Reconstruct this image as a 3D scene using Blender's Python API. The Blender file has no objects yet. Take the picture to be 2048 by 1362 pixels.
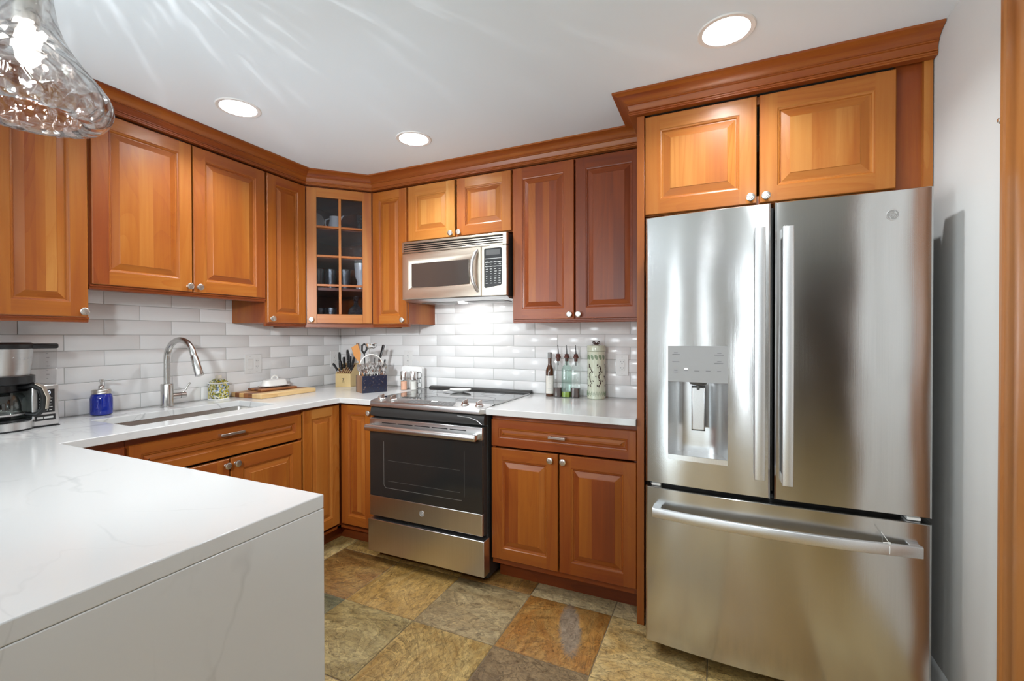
import bpy, math, random
from mathutils import Vector, Matrix
C = bpy.context.scene.collection
SC = bpy.context.scene
PI = math.pi
rnd = random.Random(7)

# ------------------------------------------------------------------ camera
YAW, PITCH, ROLL, FPX = math.radians(24.477), math.radians(-0.485), math.radians(-0.118), 906.9
CAM = Vector((2.7167, -2.7003, 1.2767))
cd = bpy.data.cameras.new('camera')
cd.sensor_fit = 'HORIZONTAL'; cd.sensor_width = 36.0; cd.lens = FPX * 36.0 / 2048.0
cd.clip_start = 0.02; cd.clip_end = 60
cam = bpy.data.objects.new('camera', cd); C.objects.link(cam)
fw = Vector((-math.sin(YAW) * math.cos(PITCH), math.cos(YAW) * math.cos(PITCH), math.sin(PITCH)))
rt = Vector((math.cos(YAW), math.sin(YAW), 0)); up = rt.cross(fw)
r2 = rt * math.cos(ROLL) + up * math.sin(ROLL); u2 = r2.cross(fw)
cam.matrix_world = Matrix(((r2.x, u2.x, -fw.x, CAM.x), (r2.y, u2.y, -fw.y, CAM.y), (r2.z, u2.z, -fw.z, CAM.z), (0, 0, 0, 1)))
SC.camera = cam

# ------------------------------------------------------------------ world, exposure, large lights
w = bpy.data.worlds.new('world'); SC.world = w; w.use_nodes = True
w.node_tree.nodes['Background'].inputs[0].default_value = (0.80, 0.90, 1.0, 1)
w.node_tree.nodes['Background'].inputs[1].default_value = 1.6
SC.view_settings.view_transform = 'Standard'; SC.view_settings.look = 'None'
SC.view_settings.exposure = 0.22; SC.view_settings.gamma = 1.0
SC.view_settings.use_curve_mapping = False
SC.cycles.use_denoising = True
SC.cycles.max_bounces = 10; SC.cycles.diffuse_bounces = 5; SC.cycles.glossy_bounces = 5
SC.cycles.transmission_bounces = 8; SC.cycles.transparent_max_bounces = 16
SC.cycles.sample_clamp_indirect = 6.0; SC.cycles.blur_glossy = 0.6

def area(name, loc, rot, sx, sy, power, col=(1, 1, 1), shape='RECTANGLE', parent=None):
    l = bpy.data.lights.new(name, 'AREA'); l.shape = shape; l.size = sx; l.size_y = sy
    l.energy = power; l.color = col
    o = bpy.data.objects.new(name, l); C.objects.link(o); o.location = loc; o.rotation_euler = rot
    if parent: o.parent = parent
    return o
DAY = (0.90, 0.96, 1.0)
# daylight through the narrow panes behind the camera; fill from an added side window
for wx, ww in ((1.17, 0.09), (1.98, 0.06), (2.80, 0.13)):
    area('daylight_fill', (wx, -5.74, 1.25), (PI / 2, 0, 0), ww, 1.9, 52 * ww, DAY)
area('daylight_fill', (-0.04, -4.35, 1.35), (PI / 2, 0, -PI / 2), 1.8, 1.4, 95, DAY)
# unseen ceiling fill lamps, added to brighten the kitchen and the room behind
for lx, ly, pw in ((0.7, -4.6, 4), (2.2, -4.8, 3), (2.95, -2.45, 8)):
    area('added_room_fill', (lx, ly, 2.32), (0, 0, 0), 0.14, 0.14, pw, (0.90, 0.965, 1.0), 'DISK')
area('added_ceiling_fill', (1.02, -3.85, 0.40), (PI - 1.05, 0, 0), 1.6, 0.5, 7.0, (0.74, 0.92, 1.04)).data.spread = math.radians(84)  # unseen fill light added low down to brighten the ceiling
fl_ = area('photo_lamp', (2.10, -3.05, 1.70), (0, 0, 0), 0.16, 0.16, 6.5, (0.92, 0.97, 1.0), 'DISK')
fl_.data.spread = math.radians(68)
fl_.rotation_euler = (Vector((0.75, -0.40, 1.15)) - fl_.location).to_track_quat('-Z', 'Y').to_euler()

# ------------------------------------------------------------------ materials
def mat(name):
    m = bpy.data.materials.new(name); m.use_nodes = True
    nt = m.node_tree; b = nt.nodes['Principled BSDF']
    return m, nt, b
def N(nt, t, **kw):
    n = nt.nodes.new(t)
    for k, v in kw.items():
        if k in n.inputs: n.inputs[k].default_value = v
        else: setattr(n, k, v)
    return n
def L(nt, a, b): nt.links.new(a, b)
def simple(name, col, rough=0.5, metal=0.0, coat=0.0, spec=0.5, emit=None, es=0, bump=None, sheen=0):
    m, nt, b = mat(name)
    b.inputs['Base Color'].default_value = (*col, 1); b.inputs['Roughness'].default_value = rough
    b.inputs['Metallic'].default_value = metal; b.inputs['Coat Weight'].default_value = coat
    b.inputs['Specular IOR Level'].default_value = spec
    if emit: b.inputs['Emission Color'].default_value = (*emit, 1); b.inputs['Emission Strength'].default_value = es
    tc = N(nt, 'ShaderNodeTexCoord'); no = N(nt, 'ShaderNodeTexNoise'); no.inputs['Scale'].default_value = 40
    L(nt, tc.outputs['Object'], no.inputs['Vector'])
    if bump:
        no.inputs['Scale'].default_value = bump[0]
        bp = N(nt, 'ShaderNodeBump'); bp.inputs['Strength'].default_value = bump[1]; bp.inputs['Distance'].default_value = bump[2]
        L(nt, no.outputs['Fac'], bp.inputs['Height']); L(nt, bp.outputs['Normal'], b.inputs['Normal'])
    mr = N(nt, 'ShaderNodeMapRange'); mr.inputs['To Min'].default_value = max(0, rough - 0.03); mr.inputs['To Max'].default_value = rough + 0.03
    L(nt, no.outputs['Fac'], mr.inputs['Value']); L(nt, mr.outputs['Result'], b.inputs['Roughness'])
    return m
def ramp(nt, stops, interp='LINEAR'):
    r = N(nt, 'ShaderNodeValToRGB'); e = r.color_ramp.elements; r.color_ramp.interpolation = interp
    while len(e) > 1: e.remove(e[0])
    e[0].position = stops[0][0]; e[0].color = (*stops[0][1], 1)
    for p, c in stops[1:]:
        x = e.new(p); x.color = (*c, 1)
    return r
def math_(nt, op, a, b=None, c=None):
    n = N(nt, 'ShaderNodeMath'); n.operation = op
    for i, v in enumerate((a, b, c)):
        if v is None: continue
        if isinstance(v, (int, float)): n.inputs[i].default_value = v
        else: L(nt, v, n.inputs[i])
    return n.outputs[0]
def uvn(nt, su, sv, scale=1.0, detail=3.0, rough=0.55, dist=0.0):
    uv = N(nt, 'ShaderNodeUVMap', uv_map='UVMap'); mp = N(nt, 'ShaderNodeMapping')
    mp.inputs['Scale'].default_value = (su, sv, 1)
    L(nt, uv.outputs['UV'], mp.inputs['Vector'])
    n = N(nt, 'ShaderNodeTexNoise'); n.noise_dimensions = '2D'
    n.inputs['Scale'].default_value = scale; n.inputs['Detail'].default_value = detail
    n.inputs['Roughness'].default_value = rough; n.inputs['Distortion'].default_value = dist
    L(nt, mp.outputs['Vector'], n.inputs['Vector'])
    return n.outputs['Fac']
def wood(name, stops, rough=0.34, coat=0.10, figure=0.34, pore=0.10):
    m, nt, b = mat(name)
    at = N(nt, 'ShaderNodeAttribute'); at.attribute_name = 'tone'
    broad = uvn(nt, 5.5, 0.7, 1, 2, 0.5, 0.8)
    fine = uvn(nt, 60, 2.2, 1, 4, 0.6)
    # cathedral figure: rings of a low frequency field
    field = uvn(nt, 5.0, 0.75, 1, 1.5, 0.45, 0.2)
    rings = math_(nt, 'FRACT', math_(nt, 'MULTIPLY', field, 16.0))
    rings = math_(nt, 'POWER', rings, 3.0)
    mask = uvn(nt, 3.0, 0.5, 0.8, 1, 0.5)
    mask = math_(nt, 'MULTIPLY', math_(nt, 'SUBTRACT', mask, 0.42), 2.2)
    mn = N(nt, 'ShaderNodeClamp'); L(nt, mask, mn.inputs['Value'])
    t = math_(nt, 'ADD', at.outputs['Fac'], math_(nt, 'MULTIPLY', math_(nt, 'SUBTRACT', broad, 0.5), figure * 1.5))
    t = math_(nt, 'ADD', t, math_(nt, 'MULTIPLY', math_(nt, 'SUBTRACT', fine, 0.5), figure * 0.55))
    t = math_(nt, 'SUBTRACT', t, math_(nt, 'MULTIPLY', math_(nt, 'MULTIPLY', rings, mn.outputs[0]), pore * 1.4))
    r = ramp(nt, stops); L(nt, t, r.inputs['Fac']); L(nt, r.outputs['Color'], b.inputs['Base Color'])
    b.inputs['Roughness'].default_value = rough; b.inputs['Coat Weight'].default_value = coat
    b.inputs['Coat Roughness'].default_value = 0.18; b.inputs['Specular IOR Level'].default_value = 0.4
    bp = N(nt, 'ShaderNodeBump'); bp.inputs['Strength'].default_value = 0.12; bp.inputs['Distance'].default_value = 0.001
    L(nt, fine, bp.inputs['Height']); L(nt, bp.outputs['Normal'], b.inputs['Normal'])
    return m
M = {}
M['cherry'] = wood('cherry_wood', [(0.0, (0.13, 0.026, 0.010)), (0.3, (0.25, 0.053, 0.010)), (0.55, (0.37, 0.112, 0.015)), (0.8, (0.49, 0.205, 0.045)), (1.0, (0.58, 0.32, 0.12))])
M['casing'] = wood('stained_casing_wood', [(0.0, (0.16, 0.05, 0.015)), (0.5, (0.34, 0.125, 0.03)), (1.0, (0.50, 0.23, 0.075))], figure=0.25)
M['board'] = wood('acacia_wood', [(0.0, (0.10, 0.03, 0.012)), (0.35, (0.30, 0.11, 0.035)), (0.65, (0.55, 0.32, 0.12)), (1.0, (0.74, 0.55, 0.29))], 0.45, 0.05, 0.3, 0.2)
M['block'] = wood('pale_beech_wood', [(0.0, (0.40, 0.24, 0.09)), (0.5, (0.66, 0.48, 0.22)), (1.0, (0.78, 0.62, 0.36))], 0.5, 0.0, 0.15, 0.05)
M['slot'] = wood('slotted_wood', [(0.0, (0.10, 0.03, 0.02)), (0.5, (0.22, 0.09, 0.05)), (1.0, (0.5, 0.3, 0.16))], 0.5, 0.0, 0.2, 0.1)
M['dark_oak'] = wood('dark_brown_wood', [(0.0, (0.03, 0.018, 0.012)), (0.5, (0.075, 0.045, 0.032)), (1.0, (0.14, 0.085, 0.055))], 0.4, 0.0)

def steel(name, col, rough, aniso, su, sv, bump=0.05, wave=0.0, rot=0.0):
    m, nt, b = mat(name)
    b.inputs['Metallic'].default_value = 1.0
    br = uvn(nt, su, sv, 1, 3, 0.6)
    r = ramp(nt, [(0.3, tuple(c * 0.93 for c in col)), (0.7, col)]); L(nt, br, r.inputs['Fac'])
    L(nt, r.outputs['Color'], b.inputs['Base Color'])
    b.inputs['Roughness'].default_value = rough; b.inputs['Anisotropic'].default_value = aniso
    b.inputs['Anisotropic Rotation'].default_value = rot
    tg = N(nt, 'ShaderNodeTangent'); tg.direction_type = 'UV_MAP'; tg.uv_map = 'UVMap'
    L(nt, tg.outputs['Tangent'], b.inputs['Tangent'])
    bp = N(nt, 'ShaderNodeBump'); bp.inputs['Strength'].default_value = bump; bp.inputs['Distance'].default_value = 0.0005
    L(nt, br, bp.inputs['Height'])
    if wave:
        wv = uvn(nt, 2.2, 3.2, 1, 1.0, 0.4)
        b2 = N(nt, 'ShaderNodeBump'); b2.inputs['Strength'].default_value = wave; b2.inputs['Distance'].default_value = 0.01
        L(nt, wv, b2.inputs['Height']); L(nt, bp.outputs['Normal'], b2.inputs['Normal']); L(nt, b2.outputs['Normal'], b.inputs['Normal'])
    else:
        L(nt, bp.outputs['Normal'], b.inputs['Normal'])
    return m
M['fridge_steel'] = steel('brushed_fridge_steel', (0.57, 0.57, 0.565), 0.17, 0.86, 3, 900, 0.04, 0.5, 0.0)
M['steel'] = steel('brushed_steel', (0.72, 0.72, 0.72), 0.29, 0.6, 3, 700, 0.05, 0.0, 0.0)
M['warm_steel'] = steel('warm_brushed_steel', (0.70, 0.62, 0.52), 0.33, 0.5, 3, 700, 0.05, 0.0, 0.0)
M['handle_steel'] = steel('satin_handle_metal', (0.74, 0.75, 0.76), 0.38, 0.3, 300, 300, 0.02)
M['nickel'] = steel('satin_nickel', (0.70, 0.67, 0.63), 0.32, 0.0, 200, 200, 0.0)
M['chrome'] = steel('polished_chrome', (0.78, 0.77, 0.76), 0.10, 0.0, 50, 50, 0.0)
M['flatware'] = steel('bright_flatware_steel', (0.88, 0.87, 0.86), 0.22, 0.0, 50, 50, 0.0)
M['sink_steel'] = steel('sink_steel', (0.56, 0.54, 0.51), 0.30, 0.4, 3, 500, 0.04)
M['faucet'] = steel('brushed_faucet_steel', (0.62, 0.61, 0.59), 0.24, 0.3, 200, 4, 0.02)
M['satin_grey'] = simple('satin_grey_panel', (0.36, 0.36, 0.36), 0.30)
M['faint_print'] = simple('faint_grey_print', (0.20, 0.20, 0.205), 0.6)
M['hall'] = simple('dark_hall_paint', (0.085, 0.062, 0.052), 0.8)
M['emblem_grey'] = simple('emblem_grey', (0.30, 0.30, 0.295), 0.35)
M['rear_wall'] = simple('taupe_wall_paint', (0.36, 0.35, 0.34), 0.8)
M['black'] = simple('black_plastic', (0.012, 0.012, 0.013), 0.35)
M['charcoal'] = simple('dark_grey_metal', (0.030, 0.029, 0.028), 0.45)
M['grey_plastic'] = simple('grey_plastic', (0.26, 0.26, 0.255), 0.35)
M['dark_grey'] = simple('dark_grey_plastic', (0.10, 0.10, 0.10), 0.4)
M['white_plastic'] = simple('white_plastic', (0.80, 0.80, 0.79), 0.35)
M['print'] = simple('grey_print', (0.10, 0.10, 0.11), 0.6)
M['pale_print'] = simple('pale_print', (0.55, 0.55, 0.54), 0.6)
M['black_glass'] = simple('black_glass', (0.012, 0.012, 0.013), 0.04, 0, 0.5)
M['oven_glass'] = simple('oven_window_glass', (0.022, 0.022, 0.021), 0.10, 0, 0.3, 0.35)
M['inner_line'] = simple('grey_enamel_line', (0.20, 0.20, 0.19), 0.35)
M['mw_glass'] = simple('microwave_window_glass', (0.055, 0.043, 0.038), 0.12, 0, 0.4)
M['ceramic'] = simple('white_ceramic', (0.84, 0.83, 0.80), 0.14, 0, 0.5)
M['cream'] = simple('cream_ceramic', (0.80, 0.73, 0.60), 0.25, 0, 0.3)
M['paper'] = simple('white_paper', (0.86, 0.86, 0.85), 0.9)
M['wire'] = simple('white_wire', (0.80, 0.77, 0.72), 0.4)
M['ceiling'] = simple('ceiling_paint', (0.79, 0.86, 0.92), 0.85, bump=(60, 0.03, 0.002))
M['wall'] = simple('wall_paint', (0.62, 0.62, 0.61), 0.75, bump=(180, 0.06, 0.001))
M['white_trim'] = simple('white_trim_paint', (0.80, 0.80, 0.79), 0.4)
M['grout'] = simple('pale_grey_grout', (0.50, 0.50, 0.49), 0.9)
M['floor_grout'] = simple('brown_grout', (0.20, 0.15, 0.09), 0.9, bump=(300, 0.3, 0.002))
M['lens'] = simple('lamp_lens', (0.9, 0.9, 0.9), 0.5, emit=(1.0, 0.97, 0.92), es=14)
M['bulb'] = simple('bulb_glow', (0.9, 0.9, 0.9), 0.5, emit=(1.0, 0.93, 0.84), es=9)
M['lcd'] = simple('display_digits', (0.6, 0.7, 0.9), 0.5, emit=(0.65, 0.78, 1.0), es=2.2)
M['led'] = simple('white_indicator', (0.9, 0.9, 0.9), 0.4, emit=(1, 1, 1), es=0.9)
M['vinegar'] = simple('dark_brown_liquid', (0.045, 0.017, 0.012), 0.12, 0, 0.5)
M['oil'] = simple('green_oil', (0.30, 0.36, 0.03), 0.10, 0, 0.5)
M['brown_glass'] = simple('dark_brown_glass', (0.075, 0.026, 0.010), 0.05, 0, 0.6)
M['cork'] = simple('dark_red_stopper', (0.10, 0.028, 0.018), 0.5)
M['label_paper'] = simple('pale_label', (0.72, 0.70, 0.64), 0.7)
M['pink_salt'] = simple('pink_salt', (0.74, 0.40, 0.27), 0.7, bump=(260, 0.8, 0.004))
M['white_salt'] = simple('white_salt', (0.72, 0.70, 0.66), 0.7, bump=(400, 0.5, 0.002))
M['blue_jar'] = simple('cobalt_glass', (0.006, 0.020, 0.25), 0.06, 0, 0.3)
M['orange_wood'] = wood('orange_spatula_wood', [(0.0, (0.40, 0.15, 0.04)), (1.0, (0.62, 0.30, 0.10))], 0.5, 0, 0.2)
M['bead_dark'] = simple('dark_bow', (0.05, 0.02, 0.018), 0.35)

def thin_glass(name, tint, gloss=0.06, rough=0.02, bump=None, refr=0.0, ior=1.25, voronoi=None, fres=True, spec=None):
    m, nt, b = mat(name); out = nt.nodes['Material Output']; nt.nodes.remove(b)
    tr = N(nt, 'ShaderNodeBsdfTransparent'); tr.inputs['Color'].default_value = (*tint, 1)
    gl = N(nt, 'ShaderNodeBsdfGlossy'); gl.inputs['Roughness'].default_value = rough
    lw = N(nt, 'ShaderNodeLayerWeight'); lw.inputs['Blend'].default_value = 0.5
    nrm = None
    if bump:
        tc = N(nt, 'ShaderNodeTexCoord')
        if voronoi:
            no = N(nt, 'ShaderNodeTexVoronoi'); no.feature = 'SMOOTH_F1'; no.inputs['Scale'].default_value = bump[0]; no.inputs['Smoothness'].default_value = 0.35
            mp = N(nt, 'ShaderNodeMapping'); mp.inputs['Scale'].default_value = voronoi
            L(nt, tc.outputs['Object'], mp.inputs['Vector']); L(nt, mp.outputs['Vector'], no.inputs['Vector']); h = no.outputs['Distance']
        else:
            no = N(nt, 'ShaderNodeTexNoise'); no.inputs['Scale'].default_value = bump[0]; no.inputs['Detail'].default_value = 2
            L(nt, tc.outputs['Object'], no.inputs['Vector']); h = no.outputs['Fac']
        bp = N(nt, 'ShaderNodeBump'); bp.inputs['Strength'].default_value = bump[1]; bp.inputs['Distance'].default_value = bump[2]
        L(nt, h, bp.inputs['Height']); nrm = bp.outputs['Normal']
        L(nt, nrm, gl.inputs['Normal']); L(nt, nrm, lw.inputs['Normal'])
    base = tr.outputs[0]
    if refr:
        rf = N(nt, 'ShaderNodeBsdfRefraction'); rf.inputs['IOR'].default_value = ior; rf.inputs['Color'].default_value = (*tint, 1); rf.inputs['Roughness'].default_value = 0.02
        if nrm: L(nt, nrm, rf.inputs['Normal'])
        mx0 = N(nt, 'ShaderNodeMixShader'); mx0.inputs[0].default_value = refr
        L(nt, base, mx0.inputs[1]); L(nt, rf.outputs[0], mx0.inputs[2]); base = mx0.outputs[0]
    f = math_(nt, 'ADD', math_(nt, 'MULTIPLY', math_(nt, 'POWER', lw.outputs['Facing'], 4.0), 0.75), gloss)
    cl = N(nt, 'ShaderNodeClamp'); L(nt, f, cl.inputs['Value'])
    mx = N(nt, 'ShaderNodeMixShader'); L(nt, cl.outputs[0], mx.inputs[0]); L(nt, base, mx.inputs[1]); L(nt, gl.outputs[0], mx.inputs[2])
    L(nt, mx.outputs[0], out.inputs['Surface'])
    return m
M['glass'] = thin_glass('clear_glass', (0.95, 0.96, 0.955), 0.03)
M['green_glass'] = thin_glass('pale_green_glass', (0.80, 0.90, 0.86))
M['window_glass'] = thin_glass('window_glass', (0.97, 0.98, 0.98), 0.02)
M['seeded'] = thin_glass('seeded_glass', (0.84, 0.86, 0.90), 0.03, 0.04, (150, 0.18, 0.002))
M['crystal'] = thin_glass('cut_crystal', (0.84, 0.92, 0.95), 0.45, 0.05, (130, 1.0, 0.02), 0.2)
M['frosted'] = thin_glass('frosted_tumbler_glass', (0.80, 0.83, 0.85), 0.25, 0.35, (60, 0.3, 0.01))
M['hammered'] = thin_glass('hammered_glass', (0.95, 0.945, 0.94), 0.11, 0.03, (36, 0.8, 0.02), 0.42, 1.18, (1, 1, 0.75))
M['carafe'] = thin_glass('carafe_glass', (0.62, 0.66, 0.64), 0.10, 0.03)
M['smoke'] = thin_glass('reservoir_plastic', (0.95, 0.95, 0.95), 0.05, 0.08)

# white glossy wall tile
m, nt, b = mat('white_wall_tile'); M['tile'] = m
at = N(nt, 'ShaderNodeAttribute'); at.attribute_name = 'tone'
r = ramp(nt, [(0.0, (0.82, 0.82, 0.82)), (1.0, (0.85, 0.85, 0.85))]); L(nt, at.outputs['Fac'], r.inputs['Fac']); L(nt, r.outputs['Color'], b.inputs['Base Color'])
b.inputs['Roughness'].default_value = 0.16
no = uvn(nt, 9, 3, 1, 2, 0.5, 0.5)
bp = N(nt, 'ShaderNodeBump'); bp.inputs['Strength'].default_value = 0.15; bp.inputs['Distance'].default_value = 0.002
L(nt, no, bp.inputs['Height']); L(nt, bp.outputs['Normal'], b.inputs['Normal'])

# white quartz with thin grey veins
m, nt, b = mat('white_quartz'); M['quartz'] = m
tc = N(nt, 'ShaderNodeTexCoord'); mp = N(nt, 'ShaderNodeMapping'); mp.inputs['Scale'].default_value = (0.9, 1.7, 1.2); mp.inputs['Rotation'].default_value = (0, 0, 0.5)
L(nt, tc.outputs['Object'], mp.inputs['Vector'])
def vein(scale, dist, width, off):
    n = N(nt, 'ShaderNodeTexNoise'); n.inputs['Scale'].default_value = scale; n.inputs['Detail'].default_value = 5; n.inputs['Roughness'].default_value = 0.45; n.inputs['Distortion'].default_value = dist
    mo = N(nt, 'ShaderNodeMapping'); mo.inputs['Location'].default_value = off
    L(nt, mp.outputs['Vector'], mo.inputs['Vector']); L(nt, mo.outputs['Vector'], n.inputs['Vector'])
    d = math_(nt, 'ABSOLUTE', math_(nt, 'SUBTRACT', n.outputs['Fac'], 0.5))
    k = N(nt, 'ShaderNodeMapRange'); k.inputs['From Min'].default_value = 0.0; k.inputs['From Max'].default_value = width; k.inputs['To Min'].default_value = 1; k.inputs['To Max'].default_value = 0
    L(nt, d, k.inputs['Value'])
    return k.outputs[0]
v1 = vein(0.9, 0.9, 0.007, (3.1, 0.4, 0)); v2 = vein(1.6, 0.6, 0.006, (7.7, 2.0, 0))
pm = N(nt, 'ShaderNodeTexNoise'); pm.inputs['Scale'].default_value = 1.6; L(nt, tc.outputs['Object'], pm.inputs['Vector'])
pmk = N(nt, 'ShaderNodeMapRange'); pmk.inputs['From Min'].default_value = 0.42; pmk.inputs['From Max'].default_value = 0.62; L(nt, pm.outputs['Fac'], pmk.inputs['Value'])
va = math_(nt, 'MULTIPLY', math_(nt, 'ADD', v1, math_(nt, 'MULTIPLY', v2, 0.6)), pmk.outputs[0])
r = ramp(nt, [(0.0, (0.64, 0.64, 0.635)), (1.0, (0.44, 0.44, 0.44))]); L(nt, va, r.inputs['Fac']); L(nt, r.outputs['Color'], b.inputs['Base Color'])
b.inputs['Roughness'].default_value = 0.13

# natural slate floor: each tile carries its own stone colour
m, nt, b = mat('slate_tile'); M['slate'] = m
ca = N(nt, 'ShaderNodeAttribute'); ca.attribute_name = 'stone'
cb = N(nt, 'ShaderNodeAttribute'); cb.attribute_name = 'stone_second'
tc = N(nt, 'ShaderNodeUVMap', uv_map='UVMap')
def nz(scale, det, ro, di=0.0, sx=1, sy=1):
    mp = N(nt, 'ShaderNodeMapping'); mp.inputs['Scale'].default_value = (sx, sy, 1); L(nt, tc.outputs['UV'], mp.inputs['Vector'])
    n = N(nt, 'ShaderNodeTexNoise'); n.noise_dimensions = '2D'; n.inputs['Scale'].default_value = scale; n.inputs['Detail'].default_value = det; n.inputs['Roughness'].default_value = ro; n.inputs['Distortion'].default_value = di
    L(nt, mp.outputs['Vector'], n.inputs['Vector']); return n.outputs['Fac']
n1 = nz(3.2, 6, 0.62, 1.2, 1.0, 2.2); n2 = nz(30, 8, 0.75, 1.0, 1, 1.6); n3 = nz(3.6, 5, 0.55, 1.6, 1, 2.0)
k1 = N(nt, 'ShaderNodeMapRange'); k1.inputs['From Min'].default_value = 0.38; k1.inputs['From Max'].default_value = 0.66; L(nt, n1, k1.inputs['Value'])
mx = N(nt, 'ShaderNodeMix', data_type='RGBA'); L(nt, k1.outputs[0], mx.inputs[0]); L(nt, ca.outputs['Color'], mx.inputs[6]); L(nt, cb.outputs['Color'], mx.inputs[7])
# flaky layers: steps in height, with dark cleft lines
st = math_(nt, 'MULTIPLY', n3, 13.0); fr_ = math_(nt, 'FRACT', st); step = math_(nt, 'DIVIDE', math_(nt, 'FLOOR', st), 13.0)
edge = N(nt, 'ShaderNodeMapRange'); edge.inputs['From Min'].default_value = 0.0; edge.inputs['From Max'].default_value = 0.14; edge.inputs['To Min'].default_value = 0.50; edge.inputs['To Max'].default_value = 1.0; L(nt, fr_, edge.inputs['Value'])
mul = N(nt, 'ShaderNodeMix', data_type='RGBA', blend_type='MULTIPLY'); mul.inputs[0].default_value = 1.0
sp = ramp(nt, [(0.30, (0.50, 0.44, 0.36)), (0.50, (1, 1, 1)), (0.72, (1.35, 1.32, 1.22))]); L(nt, n2, sp.inputs['Fac'])
L(nt, mx.outputs[2], mul.inputs[6]); L(nt, sp.outputs['Color'], mul.inputs[7])
mul2 = N(nt, 'ShaderNodeMix', data_type='RGBA', blend_type='MULTIPLY'); mul2.inputs[0].default_value = 1.0
L(nt, mul.outputs[2], mul2.inputs[6]); L(nt, edge.outputs[0], mul2.inputs[7])
L(nt, mul2.outputs[2], b.inputs['Base Color'])
b.inputs['Roughness'].default_value = 0.42
n4 = nz(1.7, 7, 0.6, 2.4, 1, 1.5); f4 = math_(nt, 'FRACT', math_(nt, 'MULTIPLY', n4, 7.0))
e4 = N(nt, 'ShaderNodeMapRange'); e4.inputs['From Min'].default_value = 0.0; e4.inputs['From Max'].default_value = 0.09; e4.inputs['To Min'].default_value = 0.45; e4.inputs['To Max'].default_value = 1.0; L(nt, f4, e4.inputs['Value'])
l4 = ramp(nt, [(0.0, (0.85, 0.82, 0.75)), (1.0, (1.25, 1.22, 1.12))]); L(nt, f4, l4.inputs['Fac'])
m4 = N(nt, 'ShaderNodeMix', data_type='RGBA', blend_type='MULTIPLY'); m4.inputs[0].default_value = 1.0; L(nt, l4.outputs['Color'], m4.inputs[6]); L(nt, e4.outputs[0], m4.inputs[7])
m5 = N(nt, 'ShaderNodeMix', data_type='RGBA', blend_type='MULTIPLY'); m5.inputs[0].default_value = 0.85; L(nt, mul2.outputs[2], m5.inputs[6]); L(nt, m4.outputs[2], m5.inputs[7]); 
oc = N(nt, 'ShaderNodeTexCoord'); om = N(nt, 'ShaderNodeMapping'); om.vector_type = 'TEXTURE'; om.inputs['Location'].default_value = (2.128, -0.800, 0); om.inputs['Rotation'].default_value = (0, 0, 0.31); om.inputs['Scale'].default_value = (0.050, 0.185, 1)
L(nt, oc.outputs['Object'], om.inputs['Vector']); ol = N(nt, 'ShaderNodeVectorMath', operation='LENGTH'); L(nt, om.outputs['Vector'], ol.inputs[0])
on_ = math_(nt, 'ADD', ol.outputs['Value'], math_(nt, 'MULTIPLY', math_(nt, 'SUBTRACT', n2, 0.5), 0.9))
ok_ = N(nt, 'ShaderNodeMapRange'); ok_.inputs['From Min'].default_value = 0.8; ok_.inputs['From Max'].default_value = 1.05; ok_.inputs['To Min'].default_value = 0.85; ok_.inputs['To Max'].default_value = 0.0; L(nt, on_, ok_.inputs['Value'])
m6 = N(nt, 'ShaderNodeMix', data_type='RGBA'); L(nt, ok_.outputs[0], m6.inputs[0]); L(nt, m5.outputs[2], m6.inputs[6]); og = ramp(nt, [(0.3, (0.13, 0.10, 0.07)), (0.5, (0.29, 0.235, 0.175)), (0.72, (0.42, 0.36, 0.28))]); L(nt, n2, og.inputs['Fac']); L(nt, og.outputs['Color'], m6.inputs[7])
L(nt, m6.outputs[2], b.inputs['Base Color'])
step = math_(nt, 'ADD', step, math_(nt, 'MULTIPLY', math_(nt, 'FLOOR', math_(nt, 'MULTIPLY', n4, 7.0)), 0.14))
hh = math_(nt, 'ADD', math_(nt, 'MULTIPLY', step, 1.0), math_(nt, 'MULTIPLY', n2, 0.25)); hh = math_(nt, 'ADD', hh, math_(nt, 'MULTIPLY', n1, 0.5))
bp = N(nt, 'ShaderNodeBump'); bp.inputs['Strength'].default_value = 0.8; bp.inputs['Distance'].default_value = 0.016
L(nt, hh, bp.inputs['Height']); L(nt, bp.outputs['Normal'], b.inputs['Normal'])

def speckled(name, base, cols, scale, thr):
    m, nt, b = mat(name)
    tc = N(nt, 'ShaderNodeTexCoord'); vo = N(nt, 'ShaderNodeTexVoronoi'); vo.inputs['Scale'].default_value = scale
    no = N(nt, 'ShaderNodeTexNoise'); no.inputs['Scale'].default_value = scale * 0.6; no.inputs['Detail'].default_value = 3
    L(nt, tc.outputs['Object'], vo.inputs['Vector']); L(nt, tc.outputs['Object'], no.inputs['Vector'])
    r = ramp(nt, cols, 'CONSTANT'); sx = N(nt, 'ShaderNodeSeparateColor'); L(nt, vo.outputs['Color'], sx.inputs[0]); L(nt, sx.outputs[0], r.inputs['Fac'])
    mx = N(nt, 'ShaderNodeMix', data_type='RGBA'); k = math_(nt, 'GREATER_THAN', no.outputs['Fac'], thr)
    L(nt, k, mx.inputs[0]); mx.inputs[6].default_value = (*base, 1); L(nt, r.outputs['Color'], mx.inputs[7]); L(nt, mx.outputs[2], b.inputs['Base Color'])
    b.inputs['Roughness'].default_value = 0.2
    return m
M['majolica'] = speckled('painted_majolica', (0.62, 0.62, 0.56), [(0, (0.35, 0.30, 0.03)), (0.3, (0.10, 0.13, 0.03)), (0.55, (0.62, 0.56, 0.22)), (0.75, (0.20, 0.28, 0.52)), (0.9, (0.05, 0.05, 0.03))], 130, 0.44)
M['blue_paint'] = speckled('worn_blue_paint', (0.017, 0.020, 0.038), [(0, (0.024, 0.021, 0.028)), (0.5, (0.024, 0.030, 0.055)), (0.85, (0.09, 0.07, 0.07))], 110, 0.56)
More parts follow.
